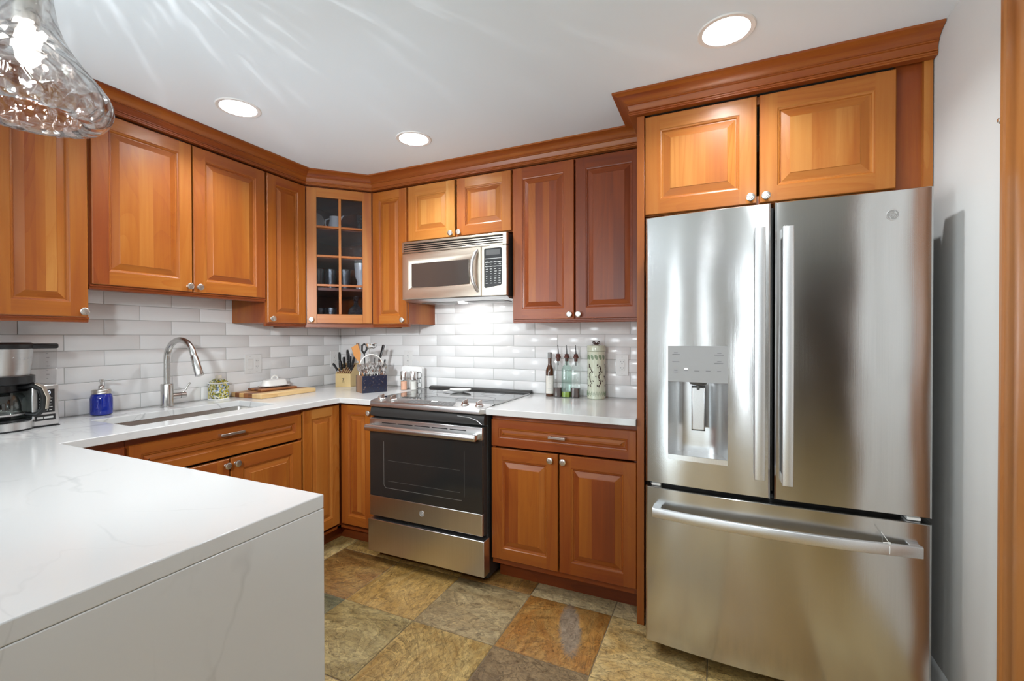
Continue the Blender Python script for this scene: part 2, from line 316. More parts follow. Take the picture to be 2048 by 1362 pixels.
M['raw_wood'] = wood('old_brown_wood', [(0.0, (0.10, 0.05, 0.03)), (0.5, (0.24, 0.13, 0.075)), (1.0, (0.38, 0.23, 0.14))], 0.6, 0.0)
M['celadon'] = simple('pale_green_glaze', (0.62, 0.66, 0.52), 0.22, 0, 0.4, bump=(90, 0.25, 0.003))
M['green_leaf'] = simple('grey_green_glaze', (0.22, 0.30, 0.19), 0.25, 0, 0.3)
M['cutout'] = simple('dark_brown_cutout', (0.045, 0.022, 0.016), 0.5)

# ------------------------------------------------------------------ mesh builder
class MB:
    def __init__(s): s.V = []; s.F = []; s.m = 0; s.g = Vector((0, 0, 1)); s.t = 0.5; s.o = (0, 0)
    def piece(s, tone=None, grain=None, m=None):
        if tone is not None: s.t = tone
        if grain is not None: s.g = Vector({'x': (1, 0, 0), 'y': (0, 1, 0), 'z': (0, 0, 1)}[grain] if isinstance(grain, str) else grain)
        if m is not None: s.m = m
        s.o = (rnd.uniform(0, 20), rnd.uniform(0, 20)); return s
    def v(s, *ps):
        i = len(s.V); s.V += [Vector(p) for p in ps]; return list(range(i, i + len(ps)))
    def f(s, *idx): s.F.append((tuple(idx), s.m, s.g.copy(), s.t, s.o))
    def q(s, a, b, c, d): s.f(*s.v(a, b, c, d))
    def box(s, x0, x1, y0, y1, z0, z1, skip=''):
        i = s.v((x0, y0, z0), (x1, y0, z0), (x1, y1, z0), (x0, y1, z0), (x0, y0, z1), (x1, y0, z1), (x1, y1, z1), (x0, y1, z1))
        for n, fa in (('b', (3, 2, 1, 0)), ('t', (4, 5, 6, 7)), ('f', (0, 1, 5, 4)), ('r', (1, 2, 6, 5)), ('k', (2, 3, 7, 6)), ('l', (3, 0, 4, 7))):
            if n not in skip: s.f(*[i[k] for k in fa])
        return s
    def loft(s, rings, closed=True, cap0=True, cap1=True):
        R = [s.v(*r) for r in rings]; n = len(R[0])
        for a, b in zip(R, R[1:]):
            for k in range(n if closed else n - 1):
                s.f(a[k], a[(k + 1) % n], b[(k + 1) % n], b[k])
        if cap0 and closed: s.f(*R[0][::-1])
        if cap1 and closed: s.f(*R[-1])
        return s
    def lathe(s, prof, c=(0, 0, 0), seg=24, axis='z', cap0=True, cap1=True, a0=0.0, a1=2 * PI, sx=1, sy=1):
        full = abs(a1 - a0 - 2 * PI) < 1e-6; rings = []
        n = seg if full else seg + 1
        for r, z in prof:
            ring = []
            for k in range(n):
                a = a0 + (a1 - a0) * k / seg; x, y = r * math.cos(a) * sx, r * math.sin(a) * sy
                p = (x, y, z) if axis == 'z' else ((x, -z, y) if axis == '-y' else ((z, x, y) if axis == 'x' else (x, z, -y)))
                ring.append((c[0] + p[0], c[1] + p[1], c[2] + p[2]))
            rings.append(ring)
        return s.loft(rings, full, cap0, cap1)
    def tube(s, pts, rad, seg=10, cap=True, sq=None):
        pts = [Vector(p) for p in pts]; n = len(pts)
        if not isinstance(rad, (list, tuple)): rad = [rad] * n
        ref = None; rings = []
        for i, p in enumerate(pts):
            d = (pts[min(i + 1, n - 1)] - pts[max(i - 1, 0)]).normalized()
            if ref is None:
                ref = Vector((0, 0, 1)) if abs(d.z) < 0.9 else Vector((1, 0, 0))
            u = (ref - d * ref.dot(d)).normalized(); ref = u; w_ = d.cross(u)
            fa, fb = sq if sq else (1, 1)
            rings.append([p + (u * math.cos(2 * PI * k / seg) * fa + w_ * math.sin(2 * PI * k / seg) * fb) * rad[i] for k in range(seg)])
        return s.loft(rings, True, cap, cap)
    def sphere(s, c, r, seg=16, rings=10, sz=1.0):
        prof = [(max(1e-4, r * math.sin(PI * k / rings)), -r * sz * math.cos(PI * k / rings)) for k in range(rings + 1)]
        return s.lathe(prof, c, seg)
    def prism(s, poly, a, b, axis='y'):   # poly in (u,v); extruded along axis from a to b
        def P(u, v, t): return (u, t, v) if axis == 'y' else ((t, u, v) if axis == 'x' else (u, v, t))
        A = s.v(*[P(u, v, a) for u, v in poly]); B = s.v(*[P(u, v, b) for u, v in poly]); n = len(poly)
        s.f(*A); s.f(*B[::-1])
        for k in range(n): s.f(A[k], B[k], B[(k + 1) % n], A[(k + 1) % n])
        return s
    def cells(s, xs, ys, occ, z0, z1):
        nx, ny = len(xs) - 1, len(ys) - 1
        O = lambda i, j: 0 <= i < nx and 0 <= j < ny and occ(i, j)
        for i in range(nx):
            for j in range(ny):
                if not O(i, j): continue
                a, b_, c, d = xs[i], xs[i + 1], ys[j], ys[j + 1]
                s.q((a, c, z1), (b_, c, z1), (b_, d, z1), (a, d, z1)); s.q((a, d, z0), (b_, d, z0), (b_, c, z0), (a, c, z0))
                if not O(i - 1, j): s.q((a, d, z0), (a, c, z0), (a, c, z1), (a, d, z1))
                if not O(i + 1, j): s.q((b_, c, z0), (b_, d, z0), (b_, d, z1), (b_, c, z1))
                if not O(i, j - 1): s.q((a, c, z0), (b_, c, z0), (b_, c, z1), (a, c, z1))
                if not O(i, j + 1): s.q((b_, d, z0), (a, d, z0), (a, d, z1), (b_, d, z1))
        return s
    def xf(s, i0, mtx):
        for k in range(i0, len(s.V)): s.V[k] = mtx @ s.V[k]
        return s
    def build(s, name, mats, parent=None, loc=(0, 0, 0), rot=0, bevel=0.0, ang=38, seg=2, sub=0):
        me = bpy.data.meshes.new(name)
        me.from_pydata([tuple(p) for p in s.V], [], [f[0] for f in s.F])
        if not isinstance(mats, (list, tuple)): mats = [mats]
        for m_ in mats: me.materials.append(M[m_] if isinstance(m_, str) else m_)
        uv = me.uv_layers.new(name='UVMap'); tn = me.attributes.new('tone', 'FLOAT', 'FACE')
        for p, f in zip(me.polygons, s.F):
            p.material_index = f[1]; p.use_smooth = True; tn.data[p.index].value = f[3]
            n = p.normal; g = f[2] - n * f[2].dot(n)
            if g.length < 1e-3: g = Vector((1, 0, 0)) - n * n.x if abs(n.x) < 0.9 else Vector((0, 1, 0))
            g.normalize(); h = n.cross(g)
            for li in p.loop_indices:
                co = me.vertices[me.loops[li].vertex_index].co
                uv.data[li].uv = (co.dot(h) + f[4][0], co.dot(g) + f[4][1])
        me.set_sharp_from_angle(angle=math.radians(ang))
        o = bpy.data.objects.new(name, me); C.objects.link(o); o.location = loc; o.rotation_euler = (0, 0, rot)
        if parent: o.parent = parent
        if bevel:
            import bmesh
            bm = bmesh.new(); bm.from_mesh(me); bmesh.ops.remove_doubles(bm, verts=bm.verts, dist=1e-5); bm.to_mesh(me); bm.free()
            me.set_sharp_from_angle(angle=math.radians(ang))
            md = o.modifiers.new('bevel', 'BEVEL'); md.width = bevel; md.segments = seg; md.limit_method = 'ANGLE'; md.angle_limit = math.radians(40); md.harden_normals = False
        if sub:
            md = o.modifiers.new('subsurf', 'SUBSURF'); md.levels = sub; md.render_levels = sub
        return o
def thing(name, label, cat, loc=(0, 0, 0), rot=0, group=None):
    o = bpy.data.objects.new(name, None); C.objects.link(o); o.location = loc; o.rotation_euler = (0, 0, rot); o.empty_display_size = 0.05
    o['label'] = label; o['category'] = cat
    if group: o['group'] = group
    return o
def tag(o, label, cat, group=None):
    o['label'] = label; o['category'] = cat
    if group: o['group'] = group
    return o
def struct(o): o['kind'] = 'structure'; return o
def dup(o, parent=None, label=None):
    c = o.copy(); C.objects.link(c)
    if parent: c.parent = parent
    if label: c['label'] = label
    for ch in list(o.children): dup(ch, c)
    return c
def arc(c, r, a0, a1, n, f=lambda u, v: (u, 0, v)):
    return [f(c[0] + r * math.cos(a0 + (a1 - a0) * k / n), c[1] + r * math.sin(a0 + (a1 - a0) * k / n)) for k in range(n + 1)]

# ------------------------------------------------------------------ room shell
XR, ZC = 3.405, 2.33
YF = -5.65
XE = 5.2
# floor: one object, slate tiles on a grout bed
TS, TX, TY = 0.404, 1.063, -0.631
stones = {'ochre': ((0.26, 0.125, 0.032), (0.36, 0.21, 0.065)), 'gold': ((0.40, 0.24, 0.065), (0.50, 0.33, 0.12)), 'grey': ((0.44, 0.35, 0.20), (0.34, 0.25, 0.13)),
          'orange': ((0.36, 0.16, 0.035), (0.42, 0.25, 0.08)), 'cream': ((0.62, 0.48, 0.24), (0.46, 0.30, 0.11)), 'olive': ((0.32, 0.24, 0.10), (0.46, 0.37, 0.18)),
          'tan': ((0.54, 0.40, 0.17), (0.40, 0.25, 0.08)), 'taupe': ((0.23, 0.165, 0.10), (0.34, 0.25, 0.145)), 'pale': ((0.50, 0.40, 0.24), (0.36, 0.27, 0.14)), 'green': ((0.12, 0.12, 0.07), (0.22, 0.19, 0.10))}
plan = {(-1, 1): 'ochre', (0, 1): 'gold', (1, 1): 'grey', (2, 1): 'orange', (3, 1): 'cream', (-1, 2): 'green', (0, 2): 'olive', (1, 2): 'tan', (2, 2): 'taupe', (3, 2): 'cream',
        (-1, 0): 'gold', (0, 0): 'gold', (1, 0): 'ochre', (2, 0): 'pale', (3, 0): 'pale', (4, 1): 'tan', (4, 2): 'gold'}
plan[(0, 1)] = 'gold'; plan[(-1, 1)] = 'ochre'
fb = MB(); fb.piece(m=1); fb.box(-0.1, XE + 0.1, YF - 0.1, 0.1, -0.05, -0.004)
cols = [None] * len(fb.F); keys = list(stones)
for i in range(-3, 11):
    for j in range(-2, 14):
        x0 = max(-0.05, TX + TS * i + 0.002); x1 = min(XE + 0.05, TX + TS * (i + 1) - 0.002); y1 = min(0.02, TY - TS * (j - 1) - 0.002); y0 = max(YF - 0.05, TY - TS * j + 0.002)
        if x1 - x0 < 0.01 or y1 - y0 < 0.01: continue
        fb.piece(m=0, grain='x' if rnd.random() < 0.5 else 'y'); dz = rnd.uniform(-0.0012, 0.0012); c0 = 0.004; n0 = len(fb.F)
        fb.loft([[(x0, y0, -0.01), (x1, y0, -0.01), (x1, y1, -0.01), (x0, y1, -0.01)], [(x0, y0, dz - 0.003), (x1, y0, dz - 0.003), (x1, y1, dz - 0.003), (x0, y1, dz - 0.003)],
                 [(x0 + c0, y0 + c0, dz), (x1 - c0, y0 + c0, dz), (x1 - c0, y1 - c0, dz), (x0 + c0, y1 - c0, dz)]], cap0=False)
        cols += [stones[plan.get((i, j), ['cream', 'pale', 'tan', 'gold'][rnd.randrange(4)])]] * (len(fb.F) - n0)
fl = struct(fb.build('floor', ['slate', 'floor_grout']))
for k, an in enumerate(('stone', 'stone_second')):
    a = fl.data.attributes.new(an, 'FLOAT_COLOR', 'CORNER')
    for p in fl.data.polygons:
        c = cols[p.index]
        for li in p.loop_indices: a.data[li].color = (*(c[k] if c else (0.2, 0.15, 0.1)), 1)
cb = MB()
# ceiling with round holes for the recessed lamps
LAMPS = [(2.739, -0.961), (0.708, -1.316), (1.240, -0.712)]
HS, HR = 0.13, 0.076
bx = sorted({-0.1, XE + 0.1} | {c + d for c, _ in LAMPS for d in (-HS, HS)}); by = sorted({YF - 0.1, 0.1} | {c + d for _, c in LAMPS for d in (-HS, HS)})
for i in range(len(bx) - 1):
    for j in range(len(by) - 1):
        cx, cy = (bx[i] + bx[i + 1]) / 2, (by[j] + by[j + 1]) / 2
        if any(abs(cx - a) < HS and abs(cy - b_) < HS for a, b_ in LAMPS): continue
        cb.q((bx[i], by[j], ZC), (bx[i], by[j + 1], ZC), (bx[i + 1], by[j + 1], ZC), (bx[i + 1], by[j], ZC))
for a, b_ in LAMPS:
    sq = []; ci = []
    for k in range(32):
        t = 2 * PI * k / 32; dx, dy = math.cos(t), math.sin(t); s_ = HS / max(abs(dx), abs(dy))
        sq.append((a + dx * s_, b_ + dy * s_, ZC)); ci.append((a + dx * HR, b_ + dy * HR, ZC))
    cb.loft([ci, sq], True, False, False)
cb.box(-0.1, XE + 0.1, YF - 0.1, 0.1, ZC + 0.12, ZC + 0.16)
struct(cb.build('ceiling', 'ceiling'))
wl = struct(MB().box(-0.1, 0, -3.4, 0.1, 0, ZC).box(-0.1, 0, YF, -5.3, 0, ZC).box(-0.1, 0, -5.3, -3.4, 0, 0.62).box(-0.1, 0, -5.3, -3.4, 2.08, ZC).build('wall_left', 'wall'))
w4 = struct(MB().box(-0.08, -0.02, -5.3, -5.27, 0.62, 2.08).box(-0.08, -0.02, -3.43, -3.4, 0.62, 2.08).box(-0.08, -0.02, -5.27, -3.43, 0.62, 0.65).box(-0.08, -0.02, -5.27, -3.43, 2.05, 2.08).build('window_4', 'white_trim'))  # unseen window added to let side fill into the room
MB().box(-0.027, -0.022, -5.27, -3.43, 0.65, 2.05).build('pane', 'window_glass', w4)
wbk = struct(MB().box(-0.1, XR + 0.1, 0, 0.1, 0, ZC).build('wall_back', 'wall'))
# right wall with the doorway (opening y -1.98..-1.15, z 0..2.03)
DY0, DY1, DZ = -2.00, -1.215, 2.10
b_ = MB(); b_.box(XR, XR + 0.11, DY1, 0.1, 0, ZC); b_.box(XR, XR + 0.11, DY0, DY1, DZ, ZC)
struct(b_.build('wall_right', 'wall'))
struct(MB().box(XR + 0.11, XE, -2.11, -2.0, 0, ZC).build('wall_hall', 'hall'))
struct(MB().box(XE, XE + 0.1, YF, -2.0, 0, ZC).build('wall_far_right', 'hall'))
# front wall (behind the camera) with three tall glazed openings
b_ = MB(); xs = [0.0, 1.08, 1.26, 1.92, 2.04, 2.69, 2.91, XE]
for k in range(7):
    if k % 2 == 0: b_.box(xs[k], xs[k + 1], YF - 0.1, YF, 0, ZC)
    else: b_.box(xs[k], xs[k + 1], YF - 0.1, YF, 0, 0.3); b_.box(xs[k], xs[k + 1], YF - 0.1, YF, 2.2, ZC)
struct(b_.build('wall_front', 'rear_wall'))
for n_, (a, c) in enumerate(((1.08, 1.26), (1.92, 2.04), (2.69, 2.91))):
    f_ = MB(); f_.box(a, a + 0.03, YF - 0.08, YF - 0.02, 0.3, 2.2); f_.box(c - 0.03, c, YF - 0.08, YF - 0.02, 0.3, 2.2); f_.box(a, c, YF - 0.08, YF - 0.02, 0.3, 0.34); f_.box(a, c, YF - 0.08, YF - 0.02, 2.16, 2.2)
    wi = struct(f_.build('window_%d' % (n_ + 1), 'white_trim'))
    MB().box(a + 0.03, c - 0.03, YF - 0.055, YF - 0.05, 0.34, 2.16).build('pane', 'window_glass', wi)
d2 = MB(); d2.piece(0.4, 'z'); d2.box(3.62, 4.62, YF, YF + 0.04, 0, 2.10)
for px in (3.72, 4.16):
    for z0, z1 in ((0.2, 0.95), (1.08, 1.95)):
        d2.piece(0.6, 'z'); d2.box(px, px + 0.36, YF + 0.04, YF + 0.05, z0, z1)
struct(d2.build('door_2', 'dark_oak'))
# doorway casing and door on the right wall
t1 = MB()
for z0, z1, tone in ((0.0, 2.06, 0.55),):
    t1.piece(0.62, 'z'); t1.prism([(XR, -1.085), (XR - 0.012, -1.085), (XR - 0.020, -1.091), (XR - 0.020, -1.103), (XR - 0.016, -1.107), (XR - 0.016, -1.145), (XR - 0.020, -1.151), (XR - 0.020, -1.180), (XR - 0.012, -1.195), (XR - 0.010, -1.217), (XR, -1.217)], 0.0, 2.19, 'z')
t1.piece(0.5, 'z'); t1.box(XR, XR + 0.11, -1.235, -1.217, 0, 2.10); t1.box(XR, XR + 0.11, -2.0, -1.982, 0, 2.10)
t1.piece(0.5, 'y'); t1.box(XR - 0.018, XR, -1.999, -1.218, 2.10, 2.19); t1.box(XR, XR + 0.11, -1.982, -1.235, 2.082, 2.10)
tr1 = struct(t1.build('trim_1', 'casing'))
hk = MB(); hk.lathe([(0.004, 0), (0.004, 0.010), (0.0085, 0.012), (0.0095, 0.017), (0.006, 0.021), (0.001, 0.022)], (XR - 0.008, -1.085, 1.846), 14, 'y')
hk.build('small_knob', 'chrome', tr1)
dr = MB(); dr.piece(0.5, 'z'); dr.box(XR + 0.012, XR + 0.05, -1.982, -1.236, 0.008, 2.08)
for y0, y1 in ((-1.88, -1.63), (-1.56, -1.31)):
    for z0, z1 in ((0.22, 0.95), (1.10, 1.92)): dr.box(XR + 0.006, XR + 0.012, y0, y1, z0, z1)
d1 = struct(dr.build('door_1', 'white_trim', bevel=0.003))
MB().lathe([(0.012, 0), (0.012, 0.03), (0.026, 0.036), (0.028, 0.05), (0.018, 0.06), (0.001, 0.062)], (XR + 0.012, -1.92, 1.0), 16, 'x').xf(0, Matrix.Translation((2 * XR + 0.024, 0, 0)) @ Matrix.Scale(-1, 4, (1, 0, 0))).build('door_handle', 'nickel', d1)
bb = MB(); bb.prism([(XR, 0.0), (XR - 0.014, 0.0), (XR - 0.014, 0.105), (XR - 0.009, 0.118), (XR - 0.009, 0.128), (XR - 0.004, 0.14), (XR, 0.145)], -1.085, -0.002, 'y')
struct(bb.build('baseboard_right', 'white_trim'))

# tiles on the two kitchen walls: one mesh per wall
RH, Z0 = 0.0748, 0.9155
def tiles(nm, parent, lo, hi, even, odd, P, ztop):
    g = MB(); t = MB(); Lt = 0.2985; gp = 0.0016; th = 0.009
    for r_ in range(0, 8):
        z0, z1 = Z0 + RH * r_ + gp, Z0 + RH * (r_ + 1) - gp
        if z0 > ztop: break
        z1 = min(z1, ztop); st = (odd if r_ % 2 else even); k0 = math.floor((lo - st) / Lt)
        for k in range(k0, k0 + 20):
            a, c = st + Lt * k + gp, st + Lt * (k + 1) - gp
            a = max(a, lo); c = min(c, hi)
            if c - a < 0.006: continue
            t.piece(rnd.random(), Vector(P(1, 0, 0)) - Vector(P(0, 0, 0))); e = 0.0022
            t.loft([[P(a, 0.001, z0), P(c, 0.001, z0), P(c, 0.001, z1), P(a, 0.001, z1)], [P(a, th - e * 0.7, z0), P(c, th - e * 0.7, z0), P(c, th - e * 0.7, z1), P(a, th - e * 0.7, z1)],
                    [P(a + e, th, z0 + e), P(c - e, th, z0 + e), P(c - e, th, z1 - e), P(a + e, th, z1 - e)]], cap0=False)
    t.piece(m=1); t.q(P(lo, 0.006, Z0 - 0.004), P(hi, 0.006, Z0 - 0.004), P(hi, 0.006, ztop), P(lo, 0.006, ztop))
    return t.build(nm, ['tile', 'grout'], parent)
tiles('wall_tile', wl, -2.80, -0.002, -1.071, -0.922, lambda u, d, z: (d, u, z), 1.512)
tiles('wall_tile', wbk, 0.010, 2.386, 0.907, 1.055, lambda u, d, z: (u, -d, z), 1.512)

# ------------------------------------------------------------------ cabinet builders (local: x along the wall, back y=0, front -y)
def knob_mesh():
    b = MB(); b.lathe([(0.0085, 0), (0.0085, 0.002), (0.0055, 0.004), (0.0055, 0.012), (0.0095, 0.0145), (0.0155, 0.017), (0.0165, 0.0205), (0.0155, 0.0235), (0.0125, 0.025), (0.0005, 0.0256)], (0, 0, 0), 20, '-y')
    for dx in (-0.006, 0.0, 0.006):
        i0 = len(b.V); hl = math.sqrt(0.0125 ** 2 - dx * dx); b.box(dx - 0.0013, dx + 0.0013, -0.0264, -0.0248, -hl, hl)
        b.xf(i0, Matrix.Rotation(-0.6, 4, 'Y'))
    return b
KNOB = knob_mesh().build('knob', 'nickel'); KME = KNOB.data; bpy.data.objects.remove(KNOB)
def knob(parent, x, z, y=-0.02):
    o = bpy.data.objects.new('knob', KME); C.objects.link(o); o.parent = parent; o.location = (x, y, z); return o
def door_mb(w_, h, tone, staves=(0,), fr=0.058, bev=0.026, drawer=False, vary=0.07):
    b = MB(); T = -0.02
    def rect(i, y): return [(i, y, i), (w_ - i, y, i), (w_ - i, y, h - i), (i, y, h - i)]
    def ring(i0, y0, i1, y1, tn):
        A, B = rect(i0, y0), rect(i1, y1)
        for k, gr in ((0, 'x'), (1, 'z'), (2, 'x'), (3, 'z')):
            b.piece(tn[k] if isinstance(tn, list) else tn, gr); b.q(A[k], A[(k + 1) % 4], B[(k + 1) % 4], B[k])
    ts = [min(1, max(0, tone + rnd.uniform(-vary, vary))) for _ in range(4)]
    b.piece(tone, 'z'); b.q(*rect(0, 0)[::-1])
    ring(0, 0, 0, T + 0.003, ts); ring(0, T + 0.003, 0.003, T, ts)
    i, j = 0.003, fr
    b.piece(ts[3], 'z'); b.q((i, T, i), (j, T, i), (j, T, h - i), (i, T, h - i))
    b.piece(ts[1], 'z'); b.q((w_ - j, T, i), (w_ - i, T, i), (w_ - i, T, h - i), (w_ - j, T, h - i))
    b.piece(ts[0], 'x'); b.q((j, T, i), (w_ - j, T, i), (w_ - j, T, j), (j, T, j))
    b.piece(ts[2], 'x'); b.q((j, T, h - j), (w_ - j, T, h - j), (w_ - j, T, h - i), (j, T, h - i))
    ring(fr, T, fr + 0.003, T + 0.0035, ts); ring(fr + 0.003, T + 0.0035, fr + 0.008, T + 0.005, ts); ring(fr + 0.008, T + 0.005, fr + 0.011, T + 0.010, ts)
    ring(fr + 0.011, T + 0.010, fr + 0.014, T + 0.010, ts)
    pi = fr + 0.014 + bev; pt = tone
    ring(fr + 0.014, T + 0.010, pi - 0.002, T + 0.0025, [pt] * 4); ring(pi - 0.002, T + 0.0025, pi, T + 0.001, [pt] * 4)
    x0, x1 = pi, w_ - pi; n = len(staves); cuts = [x0 + (x1 - x0) * k / n for k in range(n + 1)]
    for k in range(1, n): cuts[k] += rnd.uniform(-0.12, 0.12) * (x1 - x0) / n
    for k, sv in enumerate(staves):
        b.piece(min(1, max(0, pt + sv)), 'x' if drawer else 'z'); b.q((cuts[k], T + 0.001, pi), (cuts[k + 1], T + 0.001, pi), (cuts[k + 1], T + 0.001, h - pi), (cuts[k], T + 0.001, h - pi))
    return b
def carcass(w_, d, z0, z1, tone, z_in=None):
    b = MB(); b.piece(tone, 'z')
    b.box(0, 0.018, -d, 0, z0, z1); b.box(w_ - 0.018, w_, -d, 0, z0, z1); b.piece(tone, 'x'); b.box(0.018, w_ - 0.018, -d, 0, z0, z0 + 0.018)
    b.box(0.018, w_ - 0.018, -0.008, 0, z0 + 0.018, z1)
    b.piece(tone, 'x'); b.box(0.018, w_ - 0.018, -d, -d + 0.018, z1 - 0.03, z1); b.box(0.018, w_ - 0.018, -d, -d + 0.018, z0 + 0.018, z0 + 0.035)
    return b
def add_doors(root, d, doors):
    for q in doors:
        x0, x1, z0, z1 = q['r']; dr = q.get('drawer', False)
        b = door_mb(x1 - x0, z1 - z0, q.get('tone', 0.5), q.get('st', (0,)), q.get('fr', 0.040 if dr else 0.058), q.get('bev', 0.018 if dr else 0.026), dr)
        o = b.build('drawer_front' if dr else 'door', 'cherry', root, (x0, -d, z0))
        if 'k' in q: knob(o, q['k'][0] - x0, q['k'][1] - z0)
        if 'pull' in q:
            px, pz, pw = q['pull']; px -= x0; pz -= z0; p = MB()
            p.box(px - pw / 2, px + pw / 2, -0.046, -0.038, pz - 0.006, pz + 0.006); p.box(px - pw / 2, px - pw / 2 + 0.009, -0.04, -0.02, pz - 0.006, pz + 0.006); p.box(px + pw / 2 - 0.009, px + pw / 2, -0.04, -0.02, pz - 0.006, pz + 0.006)
            p.build('pull_handle', 'nickel', o, bevel=0.0012)
def upper(label, loc, rot, w_, d, z0, z1, doors, tone=0.45, rail=0.022):
    t = thing('wall_cabinet', label, 'cabinet', loc, rot)
    b = carcass(w_, d, z0, z1, tone); b.piece(tone, 'x'); b.box(0.0, w_, -d, -d + 0.02, z1 - 0.02, z1 + 0.006); b.build('body', 'cherry', t)
    if rail:
        r_ = MB(); r_.piece(tone - 0.12, 'x'); r_.prism([(-d - 0.012, z0 - 0.001), (-d - 0.012, z0 - 0.008), (-d - 0.006, z0 - 0.010), (-d - 0.006, z0 - rail + 0.004), (-d - 0.002, z0 - rail), (-d + 0.014, z0 - rail), (-d + 0.014, z0 - 0.001)], 0.0, w_, 'x')
        for k in range(len(r_.F)): r_.F[k] = (r_.F[k][0], 0, Vector((1, 0, 0)), r_.F[k][3], r_.F[k][4])
        r_.build('light_rail', 'cherry', t)
    add_doors(t, d, doors)
    return t
def base(label, loc, rot, w_, d, doors, tone=0.4, end=0, name='base_cabinet'):
    t = thing(name, label, 'cabinet', loc, rot)
    b = carcass(w_, d, 0.105, 0.880, tone)
    b.build('body', 'cherry', t)
    k = MB(); k.piece(0.2, 'x'); k.box(0.0, w_ - end, -d + 0.085, -d + 0.10, 0.001, 0.105); k.build('toe_kick', 'cherry', t)
    add_doors(t, d, doors)
    return t
R90 = PI / 2
WG = 0.0115   # the uppers stand just proud of the tile
DU, DB = 0.305 - WG, 0.60 - WG
# wall cabinets on the sink wall
upper('one-door cherry wall cabinet at the far left, hanging lower than its neighbour', (WG, -2.004, 0), R90, 0.30, DU, 1.362, 2.238,
      [dict(r=(0.008, 0.295, 1.362, 2.236), tone=0.5, st=(-0.10, -0.03, 0.16), k=(0.274, 1.384))], 0.45)
upper('cherry two-door wall cabinet with glowing orange panels above the sink', (WG, -1.701, 0), R90, 0.814, DU, 1.502, 2.238,
      [dict(r=(0.006, 0.404, 1.503, 2.236), tone=0.48, st=(0.02, 0.07, 0.0), k=(0.384, 1.530)), dict(r=(0.411, 0.807, 1.503, 2.236), tone=0.47, st=(0.0, 0.05), k=(0.431, 1.530))], 0.35)
upper('narrow cherry wall cabinet between the sink cabinet and the glass corner cabinet', (WG, -0.885, 0), R90, 0.278, DU, 1.362, 2.238,
      [dict(r=(0.004, 0.272, 1.362, 2.236), tone=0.52, st=(0.0, -0.10), fr=0.055, bev=0.02, k=(0.026, 1.386))], 0.36)
# wall cabinets on the range wall
upper('narrow cherry wall cabinet between the glass corner cabinet and the microwave', (0.607, -WG, 0), 0, 0.288, DU, 1.362, 2.238,
      [dict(r=(0.006, 0.281, 1.362, 2.236), tone=0.53, st=(0.05, -0.03), fr=0.055, bev=0.02, k=(0.258, 1.386))], 0.40)
upper('short cherry two-door wall cabinet directly above the microwave', (0.897, -WG, 0), 0, 0.739, DU, 1.886, 2.238,
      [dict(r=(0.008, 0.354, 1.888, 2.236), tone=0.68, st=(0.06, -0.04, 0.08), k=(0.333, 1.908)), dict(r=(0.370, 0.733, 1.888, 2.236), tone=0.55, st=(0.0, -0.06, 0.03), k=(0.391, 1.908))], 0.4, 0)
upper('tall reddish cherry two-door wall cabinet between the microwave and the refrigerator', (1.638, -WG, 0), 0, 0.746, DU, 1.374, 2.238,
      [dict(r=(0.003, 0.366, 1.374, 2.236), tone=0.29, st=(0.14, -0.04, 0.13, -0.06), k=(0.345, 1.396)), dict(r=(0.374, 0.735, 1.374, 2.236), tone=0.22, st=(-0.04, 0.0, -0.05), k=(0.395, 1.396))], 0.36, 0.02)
# diagonal glass-door corner cabinet (open inside, with shelves)
GL = thing('corner_wall_cabinet', 'diagonal corner wall cabinet with an eight-pane glass door and dishes inside', 'cabinet', (0, 0, 0))
P5 = [(WG, -WG), (WG, -0.605), (0.305, -0.605), (0.605, -0.305), (0.605, -WG)]
b_ = MB(); zc0, zc1 = 1.362, 2.238
b_.piece(0.3, 'x'); b_.prism(P5, zc0 - 0.022, zc0 + 0.018, 'z'); b_.prism(P5, zc1 - 0.018, zc1 + 0.006, 'z')
b_.piece(0.3, 'z'); b_.box(WG, WG + 0.008, -0.605, -WG, zc0 + 0.018, zc1 - 0.018); b_.box(WG + 0.008, 0.605, -WG - 0.008, -WG, zc0 + 0.018, zc1 - 0.018)
b_.box(WG + 0.008, 0.305, -0.6049, -0.597, zc0 + 0.018, zc1 - 0.018); b_.box(0.597, 0.6049, -0.305, -WG - 0.008, zc0 + 0.018, zc1 - 0.018)
b_.build('body', 'cherry', GL)
SHZ = [1.59, 1.80, 1.985]
for z in SHZ:
    s_ = MB(); s_.piece(0.35, 'x'); s_.prism([(WG + 0.009, -WG - 0.009), (WG + 0.009, -0.596), (0.298, -0.596), (0.596, -0.298), (0.596, -WG - 0.009)], z - 0.009, z + 0.009, 'z'); s_.build('shelf', 'cherry', GL)
q2 = math.sqrt(0.5)
FRm = Matrix.Translation((0.305, -0.605, 0)) @ Matrix.Rotation(R90 / 2, 4, 'Z')     # local x runs along the diagonal face, -y is outward
dw = 0.4243
st_ = MB(); st_.piece(0.35, 'z')
for a in ((0.0, 0.018), (dw - 0.018, dw)):
    i0 = len(st_.V); st_.box(a[0], a[1], -0.001, 0.018, zc0, zc1); st_.xf(i0, FRm)
st_.build('face_frame', 'cherry', GL)
gdr = MB(); dx0, dx1, dz0, dz1 = 0.014, dw - 0.014, 1.366, 2.234; fs = 0.058; T = -0.021
def pbox(b, x0, x1, y0, y1, z0, z1, tone, gr):
    b.piece(tone, gr); i0 = len(b.V); b.box(x0, x1, y0, y1, z0, z1)
pbox(gdr, dx0, dx0 + fs, T, -0.001, dz0, dz1, 0.58, 'z'); pbox(gdr, dx1 - fs, dx1, T, -0.001, dz0, dz1, 0.55, 'z')
